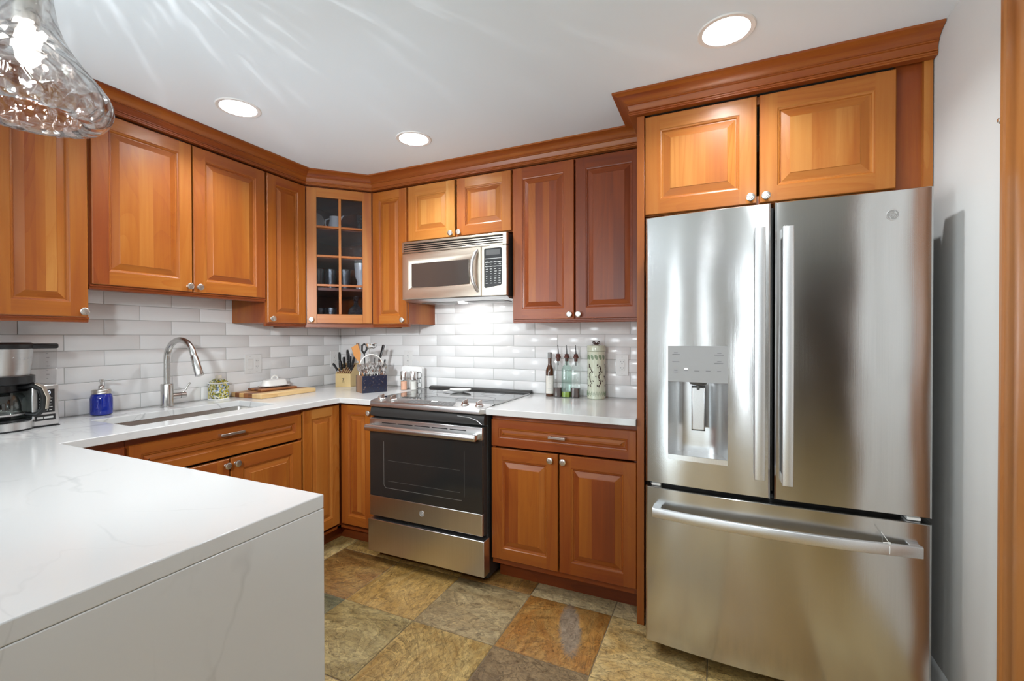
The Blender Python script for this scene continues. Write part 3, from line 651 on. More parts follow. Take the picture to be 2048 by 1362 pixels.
pbox(gdr, dx0 + fs, dx1 - fs, T, -0.001, dz0, dz0 + fs, 0.6, 'x'); pbox(gdr, dx0 + fs, dx1 - fs, T, -0.001, dz1 - fs, dz1, 0.52, 'x')
pz0, pz1, px0, px1 = dz0 + fs, dz1 - fs, dx0 + fs, dx1 - fs
cxm = (px0 + px1) / 2; pbox(gdr, cxm - 0.008, cxm + 0.008, T + 0.003, -0.004, pz0, pz1, 0.5, 'z')
for k in (1, 2, 3):
    z = pz0 + (pz1 - pz0) * k / 4; pbox(gdr, px0, px1, T + 0.004, -0.004, z - 0.007, z + 0.007, 0.5, 'x')
gdr.xf(0, Matrix.Rotation(R90 / 2, 4, 'Z'))
gdo = gdr.build('door', 'cherry', GL, (0.305, -0.605, 0), bevel=0.0015)
pn = MB(); pn.box(px0 - 0.006, px1 + 0.006, -0.0075, -0.0045, pz0 - 0.006, pz1 + 0.006); pn.xf(0, Matrix.Rotation(R90 / 2, 4, 'Z')); pn.build('glass_panes', 'seeded', gdo)
kk = knob(gdo, 0, 0); kk.location = Matrix.Rotation(R90 / 2, 3, 'Z') @ Vector((dx0 + 0.026, T, 1.388)); kk.rotation_euler = (0, 0, R90 / 2)

# refrigerator surround: tall side panel, over-fridge cabinet, right filler
sp_ = MB(); sp_.piece(0.42, 'z'); sp_.box(2.389, 2.408, -0.640, -0.001, 0.001, 2.242); sp_.box(2.389, 2.420, -0.648, -0.640, 0.001, 2.242)
tag(sp_.build('refrigerator_side_panel', 'cherry', bevel=0.001), 'tall narrow cherry panel on the left side of the refrigerator', 'panel')
OF = thing('wall_cabinet', 'deep cherry two-door cabinet with golden panels above the refrigerator', 'cabinet', (2.4085, -0.001, 0))
b_ = carcass(0.892, 0.619, 1.806, 2.238, 0.45); b_.build('body', 'cherry', OF)
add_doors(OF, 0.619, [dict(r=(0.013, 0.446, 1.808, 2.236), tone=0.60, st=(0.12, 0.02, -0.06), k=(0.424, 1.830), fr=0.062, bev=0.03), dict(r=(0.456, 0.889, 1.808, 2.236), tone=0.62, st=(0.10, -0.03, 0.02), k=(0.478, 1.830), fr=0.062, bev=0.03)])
fi = MB(); fi.piece(0.36, 'z'); fi.box(0.893, 0.968, -0.612, -0.590, 1.760, 2.300); fi.piece(0.62, 'z'); fi.box(0.968, 0.993, -0.630, -0.590, 1.760, 2.300); fi.build('filler_strip', 'cherry', OF)

# crown mouldings (swept profile, mitred)
CP = [(0.0, 2.246), (0.030, 2.246), (0.030, 2.251), (0.034, 2.2525), (0.034, 2.2565), (0.030, 2.258), (0.030, 2.2595), (0.034, 2.261), (0.034, 2.265), (0.030, 2.2665), (0.032, 2.272), (0.036, 2.283), (0.037, 2.286), (0.043, 2.288), (0.043, 2.291), (0.040, 2.293), (0.046, 2.299), (0.058, 2.308), (0.074, 2.316), (0.090, 2.3205), (0.094, 2.3215), (0.094, 2.3295), (0.0, 2.3295)]
def crown(pts, label):
    b = MB(); n = len(pts); P = [Vector(p) for p in pts]; rings = []
    for i in range(n):
        d0 = (P[i] - P[i - 1]).normalized() if i else None; d1 = (P[i + 1] - P[i]).normalized() if i < n - 1 else None
        n0 = Vector((d0.y, -d0.x)) if d0 else None; n1 = Vector((d1.y, -d1.x)) if d1 else None
        if n0 and n1: mt = (n0 + n1).normalized(); mt = mt / mt.dot(n0)
        else: mt = n0 or n1
        rings.append([(P[i].x + mt.x * o_, P[i].y + mt.y * o_, z) for o_, z in CP])
    for i in range(n - 1):
        g = P[i + 1] - P[i]; b.piece(0.40 + rnd.uniform(-0.04, 0.04), Vector((g.x, g.y, 0)).normalized()); b.loft([rings[i][::-1], rings[i + 1][::-1]], True, i == 0, i == n - 2)
    return tag(b.build('crown_molding', 'cherry', ang=25), label, 'molding')
crown([(0.307, -2.30), (0.307, -0.606), (0.606, -0.307), (2.388, -0.307)], 'cherry crown molding with beaded edge running round the corner wall cabinets')
crown([(2.388, -0.403), (2.388, -0.632), (XR - 0.002, -0.632)], 'cherry crown molding stepping forward on top of the cabinet above the refrigerator')

# base cabinets
base('cherry sink base with a long false drawer over two doors', (0.0115, -1.716, 0), R90, 0.819, DB,
     [dict(r=(0.006, 0.812, 0.716, 0.850), drawer=True, tone=0.47, pull=(0.409, 0.836 - 0.012, 0.115)), dict(r=(0.006, 0.405, 0.136, 0.704), tone=0.50, st=(0.0, 0.08), k=(0.386, 0.676)), dict(r=(0.413, 0.812, 0.136, 0.704), tone=0.52, st=(0.03, -0.03), k=(0.434, 0.676))], 0.3)
base('narrow cherry base cabinet in the nook between the sink base and the peninsula', (0.0115, -1.930, 0), R90, 0.212, DB, [dict(r=(0.004, 0.206, 0.136, 0.850), tone=0.34, fr=0.05, bev=0.015)], 0.3)
# corner base: L-shaped carcass with two doors meeting in the inside corner
CB = thing('corner_base_cabinet', 'cherry corner base cabinet with two tall doors meeting beside the range', 'cabinet', (0, 0, 0))
b_ = MB(); b_.piece(0.3, 'z')
b_.box(0.0115, 0.02, -0.895, -0.012, 0.105, 0.88); b_.box(0.02, 0.600, -0.895, -0.880, 0.105, 0.88); b_.box(0.02, 0.885, -0.021, -0.012, 0.105, 0.88); b_.box(0.870, 0.885, -0.600, -0.021, 0.105, 0.88)
b_.box(0.582, 0.600, -0.880, -0.600, 0.852, 0.88); b_.box(0.582, 0.870, -0.600, -0.582, 0.852, 0.88); b_.box(0.582, 0.600, -0.63, -0.582, 0.105, 0.852); b_.box(0.02, 0.60, -0.88, -0.021, 0.105, 0.12); b_.box(0.60, 0.87, -0.60, -0.021, 0.105, 0.12)
b_.build('body', 'cherry', CB)
k_ = MB(); k_.piece(0.2, 'x'); k_.box(0.50, 0.515, -0.895, -0.515, 0.001, 0.105); k_.box(0.50, 0.885, -0.515, -0.500, 0.001, 0.105); k_.build('toe_kick', 'cherry', CB)
d_ = door_mb(0.262, 0.726, 0.62, (0.04, -0.05), 0.055, 0.022).build('door', 'cherry', CB, (0.600, -0.892, 0.140), R90)
d_ = door_mb(0.246, 0.726, 0.50, (0.0, 0.06), 0.055, 0.02).build('door', 'cherry', CB, (0.6225, -0.600, 0.140), 0)
knob(d_, 0.228, 0.690)
base('cherry base cabinet with one drawer over two doors, right of the range', (1.6495, -0.0115, 0), 0, 0.7385, DB,
     [dict(r=(0.002, 0.733, 0.716, 0.852), drawer=True, tone=0.42, pull=(0.362, 0.789, 0.085)), dict(r=(0.002, 0.361, 0.136, 0.706), tone=0.44, st=(-0.04, 0.05, 0.0), k=(0.322 + 0.005, 0.677)), dict(r=(0.369, 0.733, 0.136, 0.706), tone=0.40, st=(0.06, -0.10, -0.08), k=(0.392, 0.677))], 0.25)
# peninsula: cabinet box under the worktop
PB = thing('peninsula_base', 'plain cherry cabinet box standing under the peninsula worktop', 'cabinet', (0, 0, 0))
b_ = MB(); b_.piece(0.4, 'x'); b_.box(0.645, 1.845, -1.975, -1.960, 0.105, 0.88); b_.box(0.012, 1.845, -2.70, -2.685, 0.001, 0.88); b_.piece(0.4, 'z'); b_.box(1.830, 1.845, -2.685, -1.975, 0.001, 0.88); b_.box(0.012, 0.027, -2.685, -1.94, 0.001, 0.88)
b_.build('body', 'cherry', PB)
for k in range(3):
    x0 = 0.66 + k * 0.394; door_mb(0.386, 0.72, 0.42, (0.0, 0.05, -0.05)).build('door', 'cherry', PB, (x0 + 0.386, -1.960, 0.136), PI)
k_ = MB(); k_.piece(0.2, 'x'); k_.box(0.56, 1.83, -2.05, -2.035, 0.001, 0.105); k_.build('toe_kick', 'cherry', PB)

# worktops
WT = thing('worktop', 'white quartz worktop with sink cut-out running into the waterfall peninsula', 'worktop', (0, 0, 0))
xs = [0.0095, 0.215, 0.53, 0.657, 0.889, 1.888]; ys = [-2.78, -1.93, -1.66, -0.985, -0.662, -0.0095]
def occ(i, j):
    x, y = (xs[i] + xs[i + 1]) / 2, (ys[j] + ys[j + 1]) / 2
    if y < -1.93: return True
    if 0.215 < x < 0.53 and -1.66 < y < -0.985: return False
    if x < 0.657: return True
    return y > -0.662 and x < 0.889
MB().cells(xs, ys, occ, 0.882, 0.914).build('slab', 'quartz', WT, bevel=0.0025)
MB().box(1.848, 1.888, -2.78, -1.93, 0.0005, 0.8815).build('waterfall_panel', 'quartz', WT, bevel=0.002)
tag(MB().box(1.6465, 2.3885, -0.672, -0.0095, 0.882, 0.914).build('worktop', 'quartz', bevel=0.0025), 'short white quartz worktop between the range and the refrigerator', 'worktop')

# ------------------------------------------------------------------ sink and faucet
SK = thing('kitchen_sink', 'undermount stainless steel sink set in the white worktop', 'sink', (0, 0, 0.68))
b_ = MB(); x0, x1, y0, y1, zt, zb = 0.212, 0.533, -1.663, -0.982, 0.2015, 0.0; t = 0.002
def rr(i, z, r=0.02):
    out = []
    for cx, cy, a0 in ((x1 - i - r, y1 - i - r, 0), (x0 + i + r, y1 - i - r, PI / 2), (x0 + i + r, y0 + i + r, PI), (x1 - i - r, y0 + i + r, 1.5 * PI)):
        for k in range(5): a = a0 + PI / 2 * k / 4; out.append((cx + r * math.cos(a), cy + r * math.sin(a), z))
    return out
b_.piece(grain='y'); b_.loft([rr(-0.012, zt), rr(0.0, zt), rr(0.001, zt - 0.004), rr(0.004, 0.02), rr(0.02, 0.004), rr(0.08, 0.002)], True, False, True)
b_.loft([rr(-0.012, zt)[::-1], rr(-0.012, zt - 0.003)[::-1], rr(-0.003, zt - 0.006)[::-1], rr(0.0, 0.016)[::-1], rr(0.02, 0.0)[::-1]], True, False, True)
b_.build('basin', 'sink_steel', SK)
MB().lathe([(0.045, 0.0), (0.045, 0.003), (0.036, 0.0035), (0.030, -0.001), (0.001, -0.001)], (0.33, -1.32, 0.0025), 20).build('drain', 'chrome', SK)
FA = thing('faucet', 'brushed steel gooseneck faucet with side lever behind the sink', 'faucet', (0.108, -1.300, 0.914))
MB().lathe([(0.030, 0), (0.030, 0.004), (0.0275, 0.006), (0.0275, 0.118), (0.026, 0.121), (0.001, 0.121)], (0, 0, 0), 28).build('base', 'faucet', FA)
dirx = Vector((1.0, 0.06, 0)).normalized()      # the spout reaches out over the basin
R_ = 0.104; pts = [(0, 0, 0.118), (0, 0, 0.246)]
for k in range(1, 17):
    a = PI * k / 16 * 0.90; d = R_ - R_ * math.cos(a); pts.append((dirx.x * d, dirx.y * d, 0.246 + R_ * math.sin(a)))
e = Vector(pts[-1]); dv = (e - Vector(pts[-2])).normalized()
MB().tube(pts + [e + dv * 0.012], 0.0145, 18).build('spout', 'faucet', FA)
SH = MB(); SH.tube([e + dv * 0.010, e + dv * 0.014, e + dv * 0.06, e + dv * 0.112, e + dv * 0.116], [0.0145, 0.0165, 0.0175, 0.0195, 0.018], 18); sho = SH.build('spray_head', 'faucet', FA)
pb = MB(); pb.tube([e + dv * 0.05 - dirx * 0.020, e + dv * 0.06 - dirx * 0.0245, e + dv * 0.095 - dirx * 0.020], [0.003, 0.006, 0.004], 8); pb.build('spray_button', 'dark_grey', sho)
hd = MB(); hd.tube([(0.0, 0.02, 0.055), (0.0, 0.060, 0.055)], 0.0165, 18); hd.tube([(0, 0.062, 0.055), (0, 0.088, 0.055)], 0.0165, 18); ho = hd.build('valve', 'faucet', FA)
MB().tube([(0, 0.075, 0.068), (0.005, 0.088, 0.085), (0.010, 0.098, 0.108), (0.012, 0.108, 0.118)], [0.005, 0.0048, 0.0045, 0.004], 10).build('lever', 'faucet', ho)

# ------------------------------------------------------------------ range
RG = thing('range', 'stainless slide-in electric range with black glass oven door', 'stove', (0.893, 0, 0))
W_ = 0.749
b_ = MB(); b_.box(0.004, W_ - 0.004, -0.630, -0.035, 0.030, 0.905); b_.build('body', 'charcoal', RG)
for fx in (0.05, W_ - 0.05):
    for fy in (-0.58, -0.09): MB().lathe([(0.016, 0), (0.018, 0.004), (0.012, 0.01), (0.012, 0.03)], (fx, fy, 0.0005), 12).build('foot', 'black', RG)
ck = MB(); ck.box(-0.002, W_ + 0.002, -0.590, -0.080, 0.9165, 0.9225); ck.piece(m=1)
for a in ((-0.0035, -0.002), (W_ + 0.002, W_ + 0.0035)): ck.box(a[0], a[1], -0.60, -0.040, 0.915, 0.9235)
cko = ck.build('cooktop', ['black_glass', 'steel'], RG)
for cx, cy, r_ in ((0.2, -0.20, 0.08), (0.56, -0.20, 0.075), (0.19, -0.44, 0.10), (0.57, -0.44, 0.11)):
    MB().lathe([(r_, 0), (r_, 0.0003), (r_ - 0.0018, 0.0003), (r_ - 0.0018, 0)], (cx, cy, 0.9226), 40, cap0=False, cap1=False).build('burner_ring', 'print', cko)
rv = MB(); rv.piece(grain='x'); prf = [(-0.080, 0.915), (-0.082, 0.924), (-0.076, 0.934), (-0.060, 0.9375), (-0.036, 0.9375), (-0.0335, 0.932), (-0.0335, 0.915)]
rv.prism(prf, -0.0035, W_ + 0.0035, 'x'); rv.build('rear_vent_trim', 'charcoal', RG, bevel=0.003)
cp = MB(); cp.piece(grain='x')
pp = [(-0.588, 0.9235), (-0.678, 0.9135), (-0.690, 0.909), (-0.692, 0.900), (-0.690, 0.884), (-0.655, 0.880), (-0.588, 0.900)]
cp.loft([[(x_, y_ + yo, z_) for y_, z_ in pp] for x_, yo in ((-0.0035, 0.028), (0.022, 0.0), (W_ - 0.022, 0.0), (W_ + 0.0035, 0.028))], True, True, True)
cpo = cp.build('control_panel', 'steel', RG, bevel=0.0015)
def slope(y): return 0.9235 + (y + 0.588) * (0.010 / 0.090)
sl = math.atan(0.010 / 0.090)
tp = MB(); tp.box(0.235, 0.560, -0.668, -0.605, 0.0, 0.0)
tp = MB(); a, c = -0.672, -0.602
tp.loft([[(0.235, a, slope(a) + 0.0002), (0.56, a, slope(a) + 0.0002), (0.535, c, slope(c) + 0.0002), (0.26, c, slope(c) + 0.0002)], [(0.235, a, slope(a) + 0.0012), (0.56, a, slope(a) + 0.0012), (0.535, c, slope(c) + 0.0012), (0.26, c, slope(c) + 0.0012)]])
tp.piece(m=1)
for r_ in range(3):
    yy = -0.66 + r_ * 0.020
    for k in range(9):
        if r_ == 2 and 3 <= k <= 5: continue
        xx = 0.268 + k * 0.031 + rnd.uniform(-0.004, 0.004); wd = rnd.uniform(0.006, 0.013)
        tp.q((xx, yy, slope(yy) + 0.0014), (xx + wd, yy, slope(yy) + 0.0014), (xx + wd, yy + 0.003, slope(yy + 0.003) + 0.0014), (xx, yy + 0.003, slope(yy + 0.003) + 0.0014))
tpo = tp.build('touch_pad', ['dark_grey', 'pale_print'], cpo)
ds = MB(); ds.q((0.385, -0.618, slope(-0.618) + 0.0015), (0.425, -0.618, slope(-0.618) + 0.0015), (0.425, -0.607, slope(-0.607) + 0.0015), (0.385, -0.607, slope(-0.607) + 0.0015)); ds.build('clock_display', 'led', cpo)
for kx in (0.062, 0.145, 0.615, 0.700):
    k_ = MB(); k_.lathe([(0.0215, 0), (0.0215, 0.006), (0.019, 0.009), (0.0175, 0.010), (0.001, 0.0105)], (0, 0, 0), 22)
    k_.loft([[(-0.0055, -0.019, 0.0), (0.0055, -0.019, 0.0), (0.0055, 0.019, 0.0), (-0.0055, 0.019, 0.0)], [(-0.005, -0.018, 0.024), (0.005, -0.018, 0.024), (0.005, 0.018, 0.030), (-0.005, 0.018, 0.030)]])
    ko = k_.build('burner_knob', 'flatware', cpo, (kx, -0.640, slope(-0.640) + 0.0005), bevel=0.0012); ko.rotation_euler = (sl, 0, -0.25)
fa = MB(); fa.prism([(-0.631, 0.822), (-0.668, 0.826), (-0.674, 0.845), (-0.668, 0.872), (-0.655, 0.879), (-0.631, 0.879)], 0.006, W_ - 0.006, 'x'); fa.build('vent_fascia', 'charcoal', RG, bevel=0.002)
ar = MB(); ar.tube([(W_ - 0.16, -0.6745, 0.866), (W_ - 0.09, -0.6755, 0.862), (W_ - 0.045, -0.6755, 0.850), (W_ - 0.018, -0.6745, 0.830)], 0.0022, 8); ar.build('chrome_accent', 'steel', RG)
# oven door
DR = MB(); DR.piece(grain='x')
DR.box(0.010, W_ - 0.008, -0.668, -0.6305, 0.262, 0.816, skip=''); od = DR.build('oven_door', 'charcoal', RG)
tb = MB(); tb.piece(grain='x'); tb.box(0.012, W_ - 0.010, -0.684, -0.6682, 0.752, 0.816); tb.build('top_band', 'steel', od, bevel=0.002)
for k in range(5):
    vx = 0.10 + k * 0.112; MB().box(vx, vx + 0.098, -0.6846, -0.6842, 0.792, 0.797).build('vent_slot', 'black', od)
gw = MB(); gw.box(0.012, W_ - 0.010, -0.683, -0.6682, 0.376, 0.7515); gw.build('window', 'oven_glass', od, bevel=0.001)
wf = MB()
def strip(pts, w_=0.0022):
    for (xa, za), (xb, zb) in zip(pts, pts[1:]):
        d = Vector((xb - xa, zb - za)).normalized(); n = Vector((-d.y, d.x)) * w_ / 2
        wf.q((xa - n.x, -0.6834, za - n.y), (xb - n.x, -0.6834, zb - n.y), (xb + n.x, -0.6834, zb + n.y), (xa + n.x, -0.6834, za + n.y))
strip([(0.112, 0.69)] + [(0.112, 0.45)] + [(0.112 + 0.02 - 0.02 * math.cos(a * PI / 12), 0.45 - 0.02 * math.sin(a * PI / 12)) for a in range(1, 7)] + [(W_ - 0.13, 0.430)])
strip([(W_ - 0.115, 0.45), (W_ - 0.115, 0.69)], 0.0008); strip([(0.14, 0.585), (W_ - 0.14, 0.585)], 0.0007); strip([(0.14, 0.47), (W_ - 0.14, 0.47)], 0.0009)
wf.build('window_frame_line', 'inner_line', od)
lb = MB(); lb.piece(grain='x'); lb.box(0.012, W_ - 0.010, -0.685, -0.6682, 0.264, 0.3755); lb.build('lower_band', 'steel', od, bevel=0.002)
def monogram(parent, r, loc, rx):
    g = MB(); g.tube([(r * math.cos(2 * PI * k / 40), 0, r * math.sin(2 * PI * k / 40)) for k in range(41)], r * 0.07, 6)
    for q in range(4):
        a0 = q * PI / 2 + PI / 4
        g.tube([(0.62 * r * math.cos(a0 + t_), -0.0002, 0.62 * r * math.sin(a0 + t_)) if k < 4 else ((0.80 - 0.05 * (k - 4)) * r * math.cos(a0 + t_), -0.0002, (0.80 - 0.05 * (k - 4)) * r * math.sin(a0 + t_)) for k, t_ in enumerate((-0.5, -0.3, -0.1, 0.1, 0.3, 0.5))], r * 0.045, 5)
    # looping script letters G and E
    gl = [(0.02, 0.34), (-0.16, 0.42), (-0.36, 0.30), (-0.42, 0.02), (-0.34, -0.28), (-0.14, -0.36), (0.0, -0.22), (0.02, 0.0), (-0.14, 0.02), (-0.22, -0.06)]
    ee = [(0.40, 0.26), (0.26, 0.38), (0.12, 0.26), (0.20, 0.06), (0.32, 0.04), (0.16, 0.0), (0.06, -0.18), (0.18, -0.36), (0.34, -0.30), (0.44, -0.14)]
    for P_ in (gl, ee): g.tube([(x_ * r, -0.0004, z_ * r) for x_, z_ in P_], r * 0.05, 5)
    g.piece(m=1); g.lathe([(r * 0.97, 0.0), (r * 0.97, 0.0006), (0.0005, 0.0006)], (0, 0, 0), 32, '-y')
    o = g.build('emblem', ['handle_steel', 'emblem_grey'], parent, loc); o.rotation_euler = rx; return o
monogram(od, 0.0155, (W_ / 2 - 0.005, -0.6852, 0.323), (0, 0, 0))
hb = MB(); hb.piece(grain='x'); zh = 0.771; yh = -0.728
hb.tube([(0.020, yh, zh), (0.024, yh, zh), (W_ - 0.026, yh, zh), (W_ - 0.022, yh, zh)], [0.014, 0.019, 0.019, 0.014], 20, sq=(0.95, 0.8))
for hx in (0.036, W_ - 0.038): hb.box(hx - 0.012, hx + 0.012, yh + 0.008, -0.6842, zh - 0.012, zh + 0.014)
hb.build('oven_handle', 'steel', od)
dw_ = MB(); dw_.piece(grain='x'); dw_.box(0.006, W_ + 0.004, -0.694, -0.6305, 0.062, 0.244); dwo = dw_.build('storage_drawer', 'steel', RG, bevel=0.003)
MB().box(0.27, 0.46, -0.690, -0.655, 0.2442, 0.2475).build('drawer_grip', 'charcoal', dwo)
# spoon rest on the cooktop
SR = MB(); SR.lathe([(0.001, 0.003), (0.040, 0.003), (0.056, 0.010), (0.062, 0.020), (0.060, 0.021), (0.052, 0.013), (0.036, 0.007), (0.001, 0.006)], (0, 0, 0), 28, sx=1.15, sy=0.82)
SR.loft([[(-0.045, -0.018, 0.012), (-0.045, 0.018, 0.012), (-0.045, 0.018, 0.019), (-0.045, -0.018, 0.019)], [(-0.085, -0.022, 0.006), (-0.085, 0.012, 0.006), (-0.085, 0.012, 0.012), (-0.085, -0.022, 0.012)], [(-0.118, -0.010, 0.004), (-0.118, 0.006, 0.004), (-0.118, 0.006, 0.009), (-0.118, -0.010, 0.009)]])
SR.lathe([(0.03, 0), (0.03, 0.004), (0.001, 0.004)], (0, 0, 0), 20)
tag(SR.build('spoon_rest', 'ceramic', None, (1.215, -0.20, 0.9232), 0.3, sub=1), 'white ceramic spoon rest lying on the black cooktop', 'spoon rest')

# ------------------------------------------------------------------ microwave
MW = thing('microwave', 'stainless over-the-range microwave with dark window and keypad', 'microwave', (0.902, -0.0115, 1.497))
WM = 0.727; FY = -0.372
b_ = MB(); b_.box(0.004, WM - 0.002, -0.345, 0.0, 0.012, 0.372); b_.build('body', 'charcoal', MW)
un = MB(); un.prism([(FY + 0.012, 0.012), (-0.33, 0.0), (-0.012, 0.0), (0.0, 0.006), (0.0, 0.012)], 0.006, WM - 0.002, 'x'); un.build('underside_plate', 'steel', MW)
for a in (0.06, 0.38): MB().box(a, a + 0.27, -0.25, -0.13, -0.0035, -0.0002).build('grease_filter', 'grey_plastic', MW)
MB().lathe([(0.001, 0), (0.028, 0), (0.030, 0.0025), (0.001, 0.003)], (0.34, -0.20, -0.0070), 20).build('hood_lamp', 'lens', MW)
area('hood_lamp_light', (0.34, -0.20, -0.008), (0.35, 0, 0), 0.05, 0.05, 1.2, (1.0, 0.98, 0.96), 'DISK', MW)
vg = MB(); vg.piece(grain='x'); zt0, zt1 = 0.305, 0.372
vg.box(0.0, 0.016, FY, -0.3455, zt0, zt1); vg.box(WM - 0.022, WM, FY, -0.3455, zt0, zt1); vg.box(0.016, WM - 0.022, FY, -0.3455, zt1 - 0.012, zt1); vg.box(0.016, WM - 0.022, FY, -0.3455, zt0, zt0 + 0.009)
vgo = vg.build('vent_grille', 'warm_steel', MW, bevel=0.002)
for k in range(3): s_ = MB(); s_.piece(grain='x'); z = zt0 + 0.0175 + k * 0.0128; s_.prism([(FY + 0.002, z - 0.003), (FY + 0.001, z + 0.002), (FY + 0.020, z + 0.006), (FY + 0.020, z + 0.001)], 0.0165, WM - 0.0225, 'x'); s_.build('slat', 'warm_steel', vgo)
MB().box(0.016, WM - 0.022, FY + 0.022, -0.3456, zt0 + 0.009, zt1 - 0.012).build('grille_back', 'black', vgo)
DWm = 0.565
md_ = MB(); md_.piece(grain='x'); z0, z1 = 0.014, 0.302
O_ = [(0.0, z0), (DWm, z0), (DWm, z1), (0.0, z1)]; I_ = [(0.040, z0 + 0.056), (DWm - 0.022, z0 + 0.056), (DWm - 0.022, z1 - 0.036), (0.040, z1 - 0.036)]; J_ = [(0.070, z0 + 0.080), (DWm - 0.090, z0 + 0.080), (DWm - 0.090, z1 - 0.068), (0.070, z1 - 0.068)]
md_.loft([[(x_, -0.3455, z_) for x_, z_ in O_], [(x_, FY + 0.004, z_) for x_, z_ in O_], [(x_ + (0.004 if x_ < 0.1 else -0.004), FY, z_ + (0.004 if z_ < 0.15 else -0.004)) for x_, z_ in O_], [(x_, FY, z_) for x_, z_ in I_], [(x_, FY + 0.014, z_) for x_, z_ in J_]], True, True, False)
mdo = md_.build('door', 'warm_steel', MW)
# window with a gently bowed lower edge
wn = [(0.068, z0 + 0.080), (0.15, z0 + 0.074), (0.26, z0 + 0.072), (0.37, z0 + 0.074), (DWm - 0.088, z0 + 0.080), (DWm - 0.088, z1 - 0.066), (0.068, z1 - 0.066)]
MB().prism(wn, FY + 0.0075, FY + 0.0145, 'y').build('window', 'mw_glass', mdo)
hn = MB(); hx = DWm - 0.030
hn.tube([(hx + 0.006, FY + 0.002, 0.045), (hx + 0.002, FY - 0.010, 0.056), (hx - 0.012, FY - 0.026, 0.100), (hx - 0.018, FY - 0.032, 0.160), (hx - 0.014, FY - 0.028, 0.220), (hx, FY - 0.012, 0.268), (hx + 0.004, FY + 0.002, 0.280)], [0.009, 0.010, 0.0105, 0.0105, 0.0105, 0.010, 0.009], 14, sq=(1, 1)); hn.build('handle', 'handle_steel', mdo)
pc = MB(); pc.piece(grain='x'); pc.box(DWm + 0.002, WM, FY, -0.3455, 0.014, 0.302); pco = pc.build('control_panel', 'warm_steel', MW, bevel=0.003)
kp = MB(); kx0, kx1 = DWm + 0.020, WM - 0.028
kp.prism([(kx0, 0.068), (kx0 + 0.008, 0.060), (kx1 - 0.01, 0.072), (kx1, 0.082), (kx1, 0.280), (kx1 - 0.008, 0.287), (kx0 + 0.008, 0.287), (kx0, 0.280)], FY - 0.0012, FY - 0.0002, 'y')
kp.piece(m=1)
def dash(b, xa, xb, za, zb, y): b.q((xa, y, za), (xb, y, za), (xb, y, zb), (xa, y, zb))
yk = FY - 0.0014
for zz in (0.226, 0.204, 0.181): dash(kp, kx0 + 0.006, kx1 - 0.004, zz, zz + 0.003, yk)
for r_ in range(10):
    zz = 0.085 + r_ * 0.0135
    for c_ in range(4):
        xa = kx0 + 0.010 + c_ * 0.027
        if xa + 0.014 < kx1: dash(kp, xa + rnd.uniform(0, 0.003), xa + rnd.uniform(0.009, 0.017), zz, zz + 0.0032, yk)
kpo = kp.build('keypad', ['black', 'pale_print'], pco)
MB().box(kx0 + 0.012, kx1 - 0.012, FY - 0.0018, FY - 0.0013, 0.248, 0.278).build('display', 'dark_grey', pco)

# ------------------------------------------------------------------ refrigerator
RF = thing('refrigerator', 'tall stainless french-door refrigerator with ice and water dispenser', 'refrigerator', (2.453, 0, 0))
WF = 0.877; YB = -0.745
def fy(x): return -0.870 + (0.030 if x < WF / 2 else 0.004) * ((x - WF / 2) / (WF / 2)) ** 2
b_ = MB(); b_.box(0.010, WF - 0.010, -0.725, -0.05, 0.030, 1.712); b_.build('body', 'charcoal', RF)
for fx in (0.08, WF - 0.08): MB().lathe([(0.02, 0), (0.022, 0.005), (0.014, 0.01), (0.014, 0.03)], (fx, -0.66, 0.0005), 12).build('foot', 'black', RF)
MB().box(0.02, WF - 0.02, -0.745, -0.726, 0.012, 0.060).build('base_grille', 'black', RF)
def bowed(xa, xb, za, zb, hole=None, nx=12):
    b = MB(); b.piece(grain='x'); X = sorted({xa + 0.008 + (xb - xa - 0.016) * k / nx for k in range(nx + 1)} | ({hole[0], hole[1]} if hole else set())); Z = sorted({za + 0.004, zb - 0.004} | ({hole[2], hole[3]} if hole else set()))
    n0 = {}
    def P(x, z):
        k = (round(x, 6), round(z, 6))
        if k not in n0: n0[k] = b.v((x, fy(x), z))[0]
        return n0[k]
    for x_, x2 in zip(X, X[1:]):
        for z_, z2 in zip(Z, Z[1:]):
            if hole and hole[0] - 1e-6 <= x_ and x2 <= hole[1] + 1e-6 and hole[2] - 1e-6 <= z_ and z2 <= hole[3] + 1e-6: continue
            b.f(P(x_, z_), P(x2, z_), P(x2, z2), P(x_, z2))
    # rounded perimeter back to the flat rear
    ring = [(x_, fy(x_), Z[0]) for x_ in X] + [(X[-1], fy(X[-1]), z_) for z_ in Z[1:]] + [(x_, fy(x_), Z[-1]) for x_ in X[::-1][1:]] + [(X[0], fy(X[0]), z_) for z_ in Z[::-1][1:-1]]
    def off(p, o_, dy):
        x_, y_, z_ = p
        if abs(x_ - X[0]) < 1e-6: x_ -= o_ * 2
        if abs(x_ - X[-1]) < 1e-6: x_ += o_ * 2
        if abs(z_ - Z[0]) < 1e-6: z_ -= o_
        if abs(z_ - Z[-1]) < 1e-6: z_ += o_
        return (x_, y_ + dy, z_)
    flat = [(off(p, 0.004, 0)[0], YB, off(p, 0.004, 0)[2]) for p in ring]
    b.loft([flat, [off(p, 0.004, 0.012) for p in ring], [off(p, 0.0028, 0.0035) for p in ring], ring], True, True, False)
    return b
HOLE = (0.086, 0.295, 0.802, 1.240)
ld = bowed(0.0, 0.4325, 0.700, 1.746, HOLE); ldo = ld.build('left_door', 'fridge_steel', RF)
rdo = bowed(0.4415, WF, 0.700, 1.746).build('right_door', 'fridge_steel', RF)
fz = bowed(0.0, WF, 0.066, 0.684, None, 24).build('freezer_drawer', 'fridge_steel', RF)
MB().box(0.4328, 0.4412, -0.800, -0.7455, 0.71, 1.735).build('door_gasket', 'black', RF)
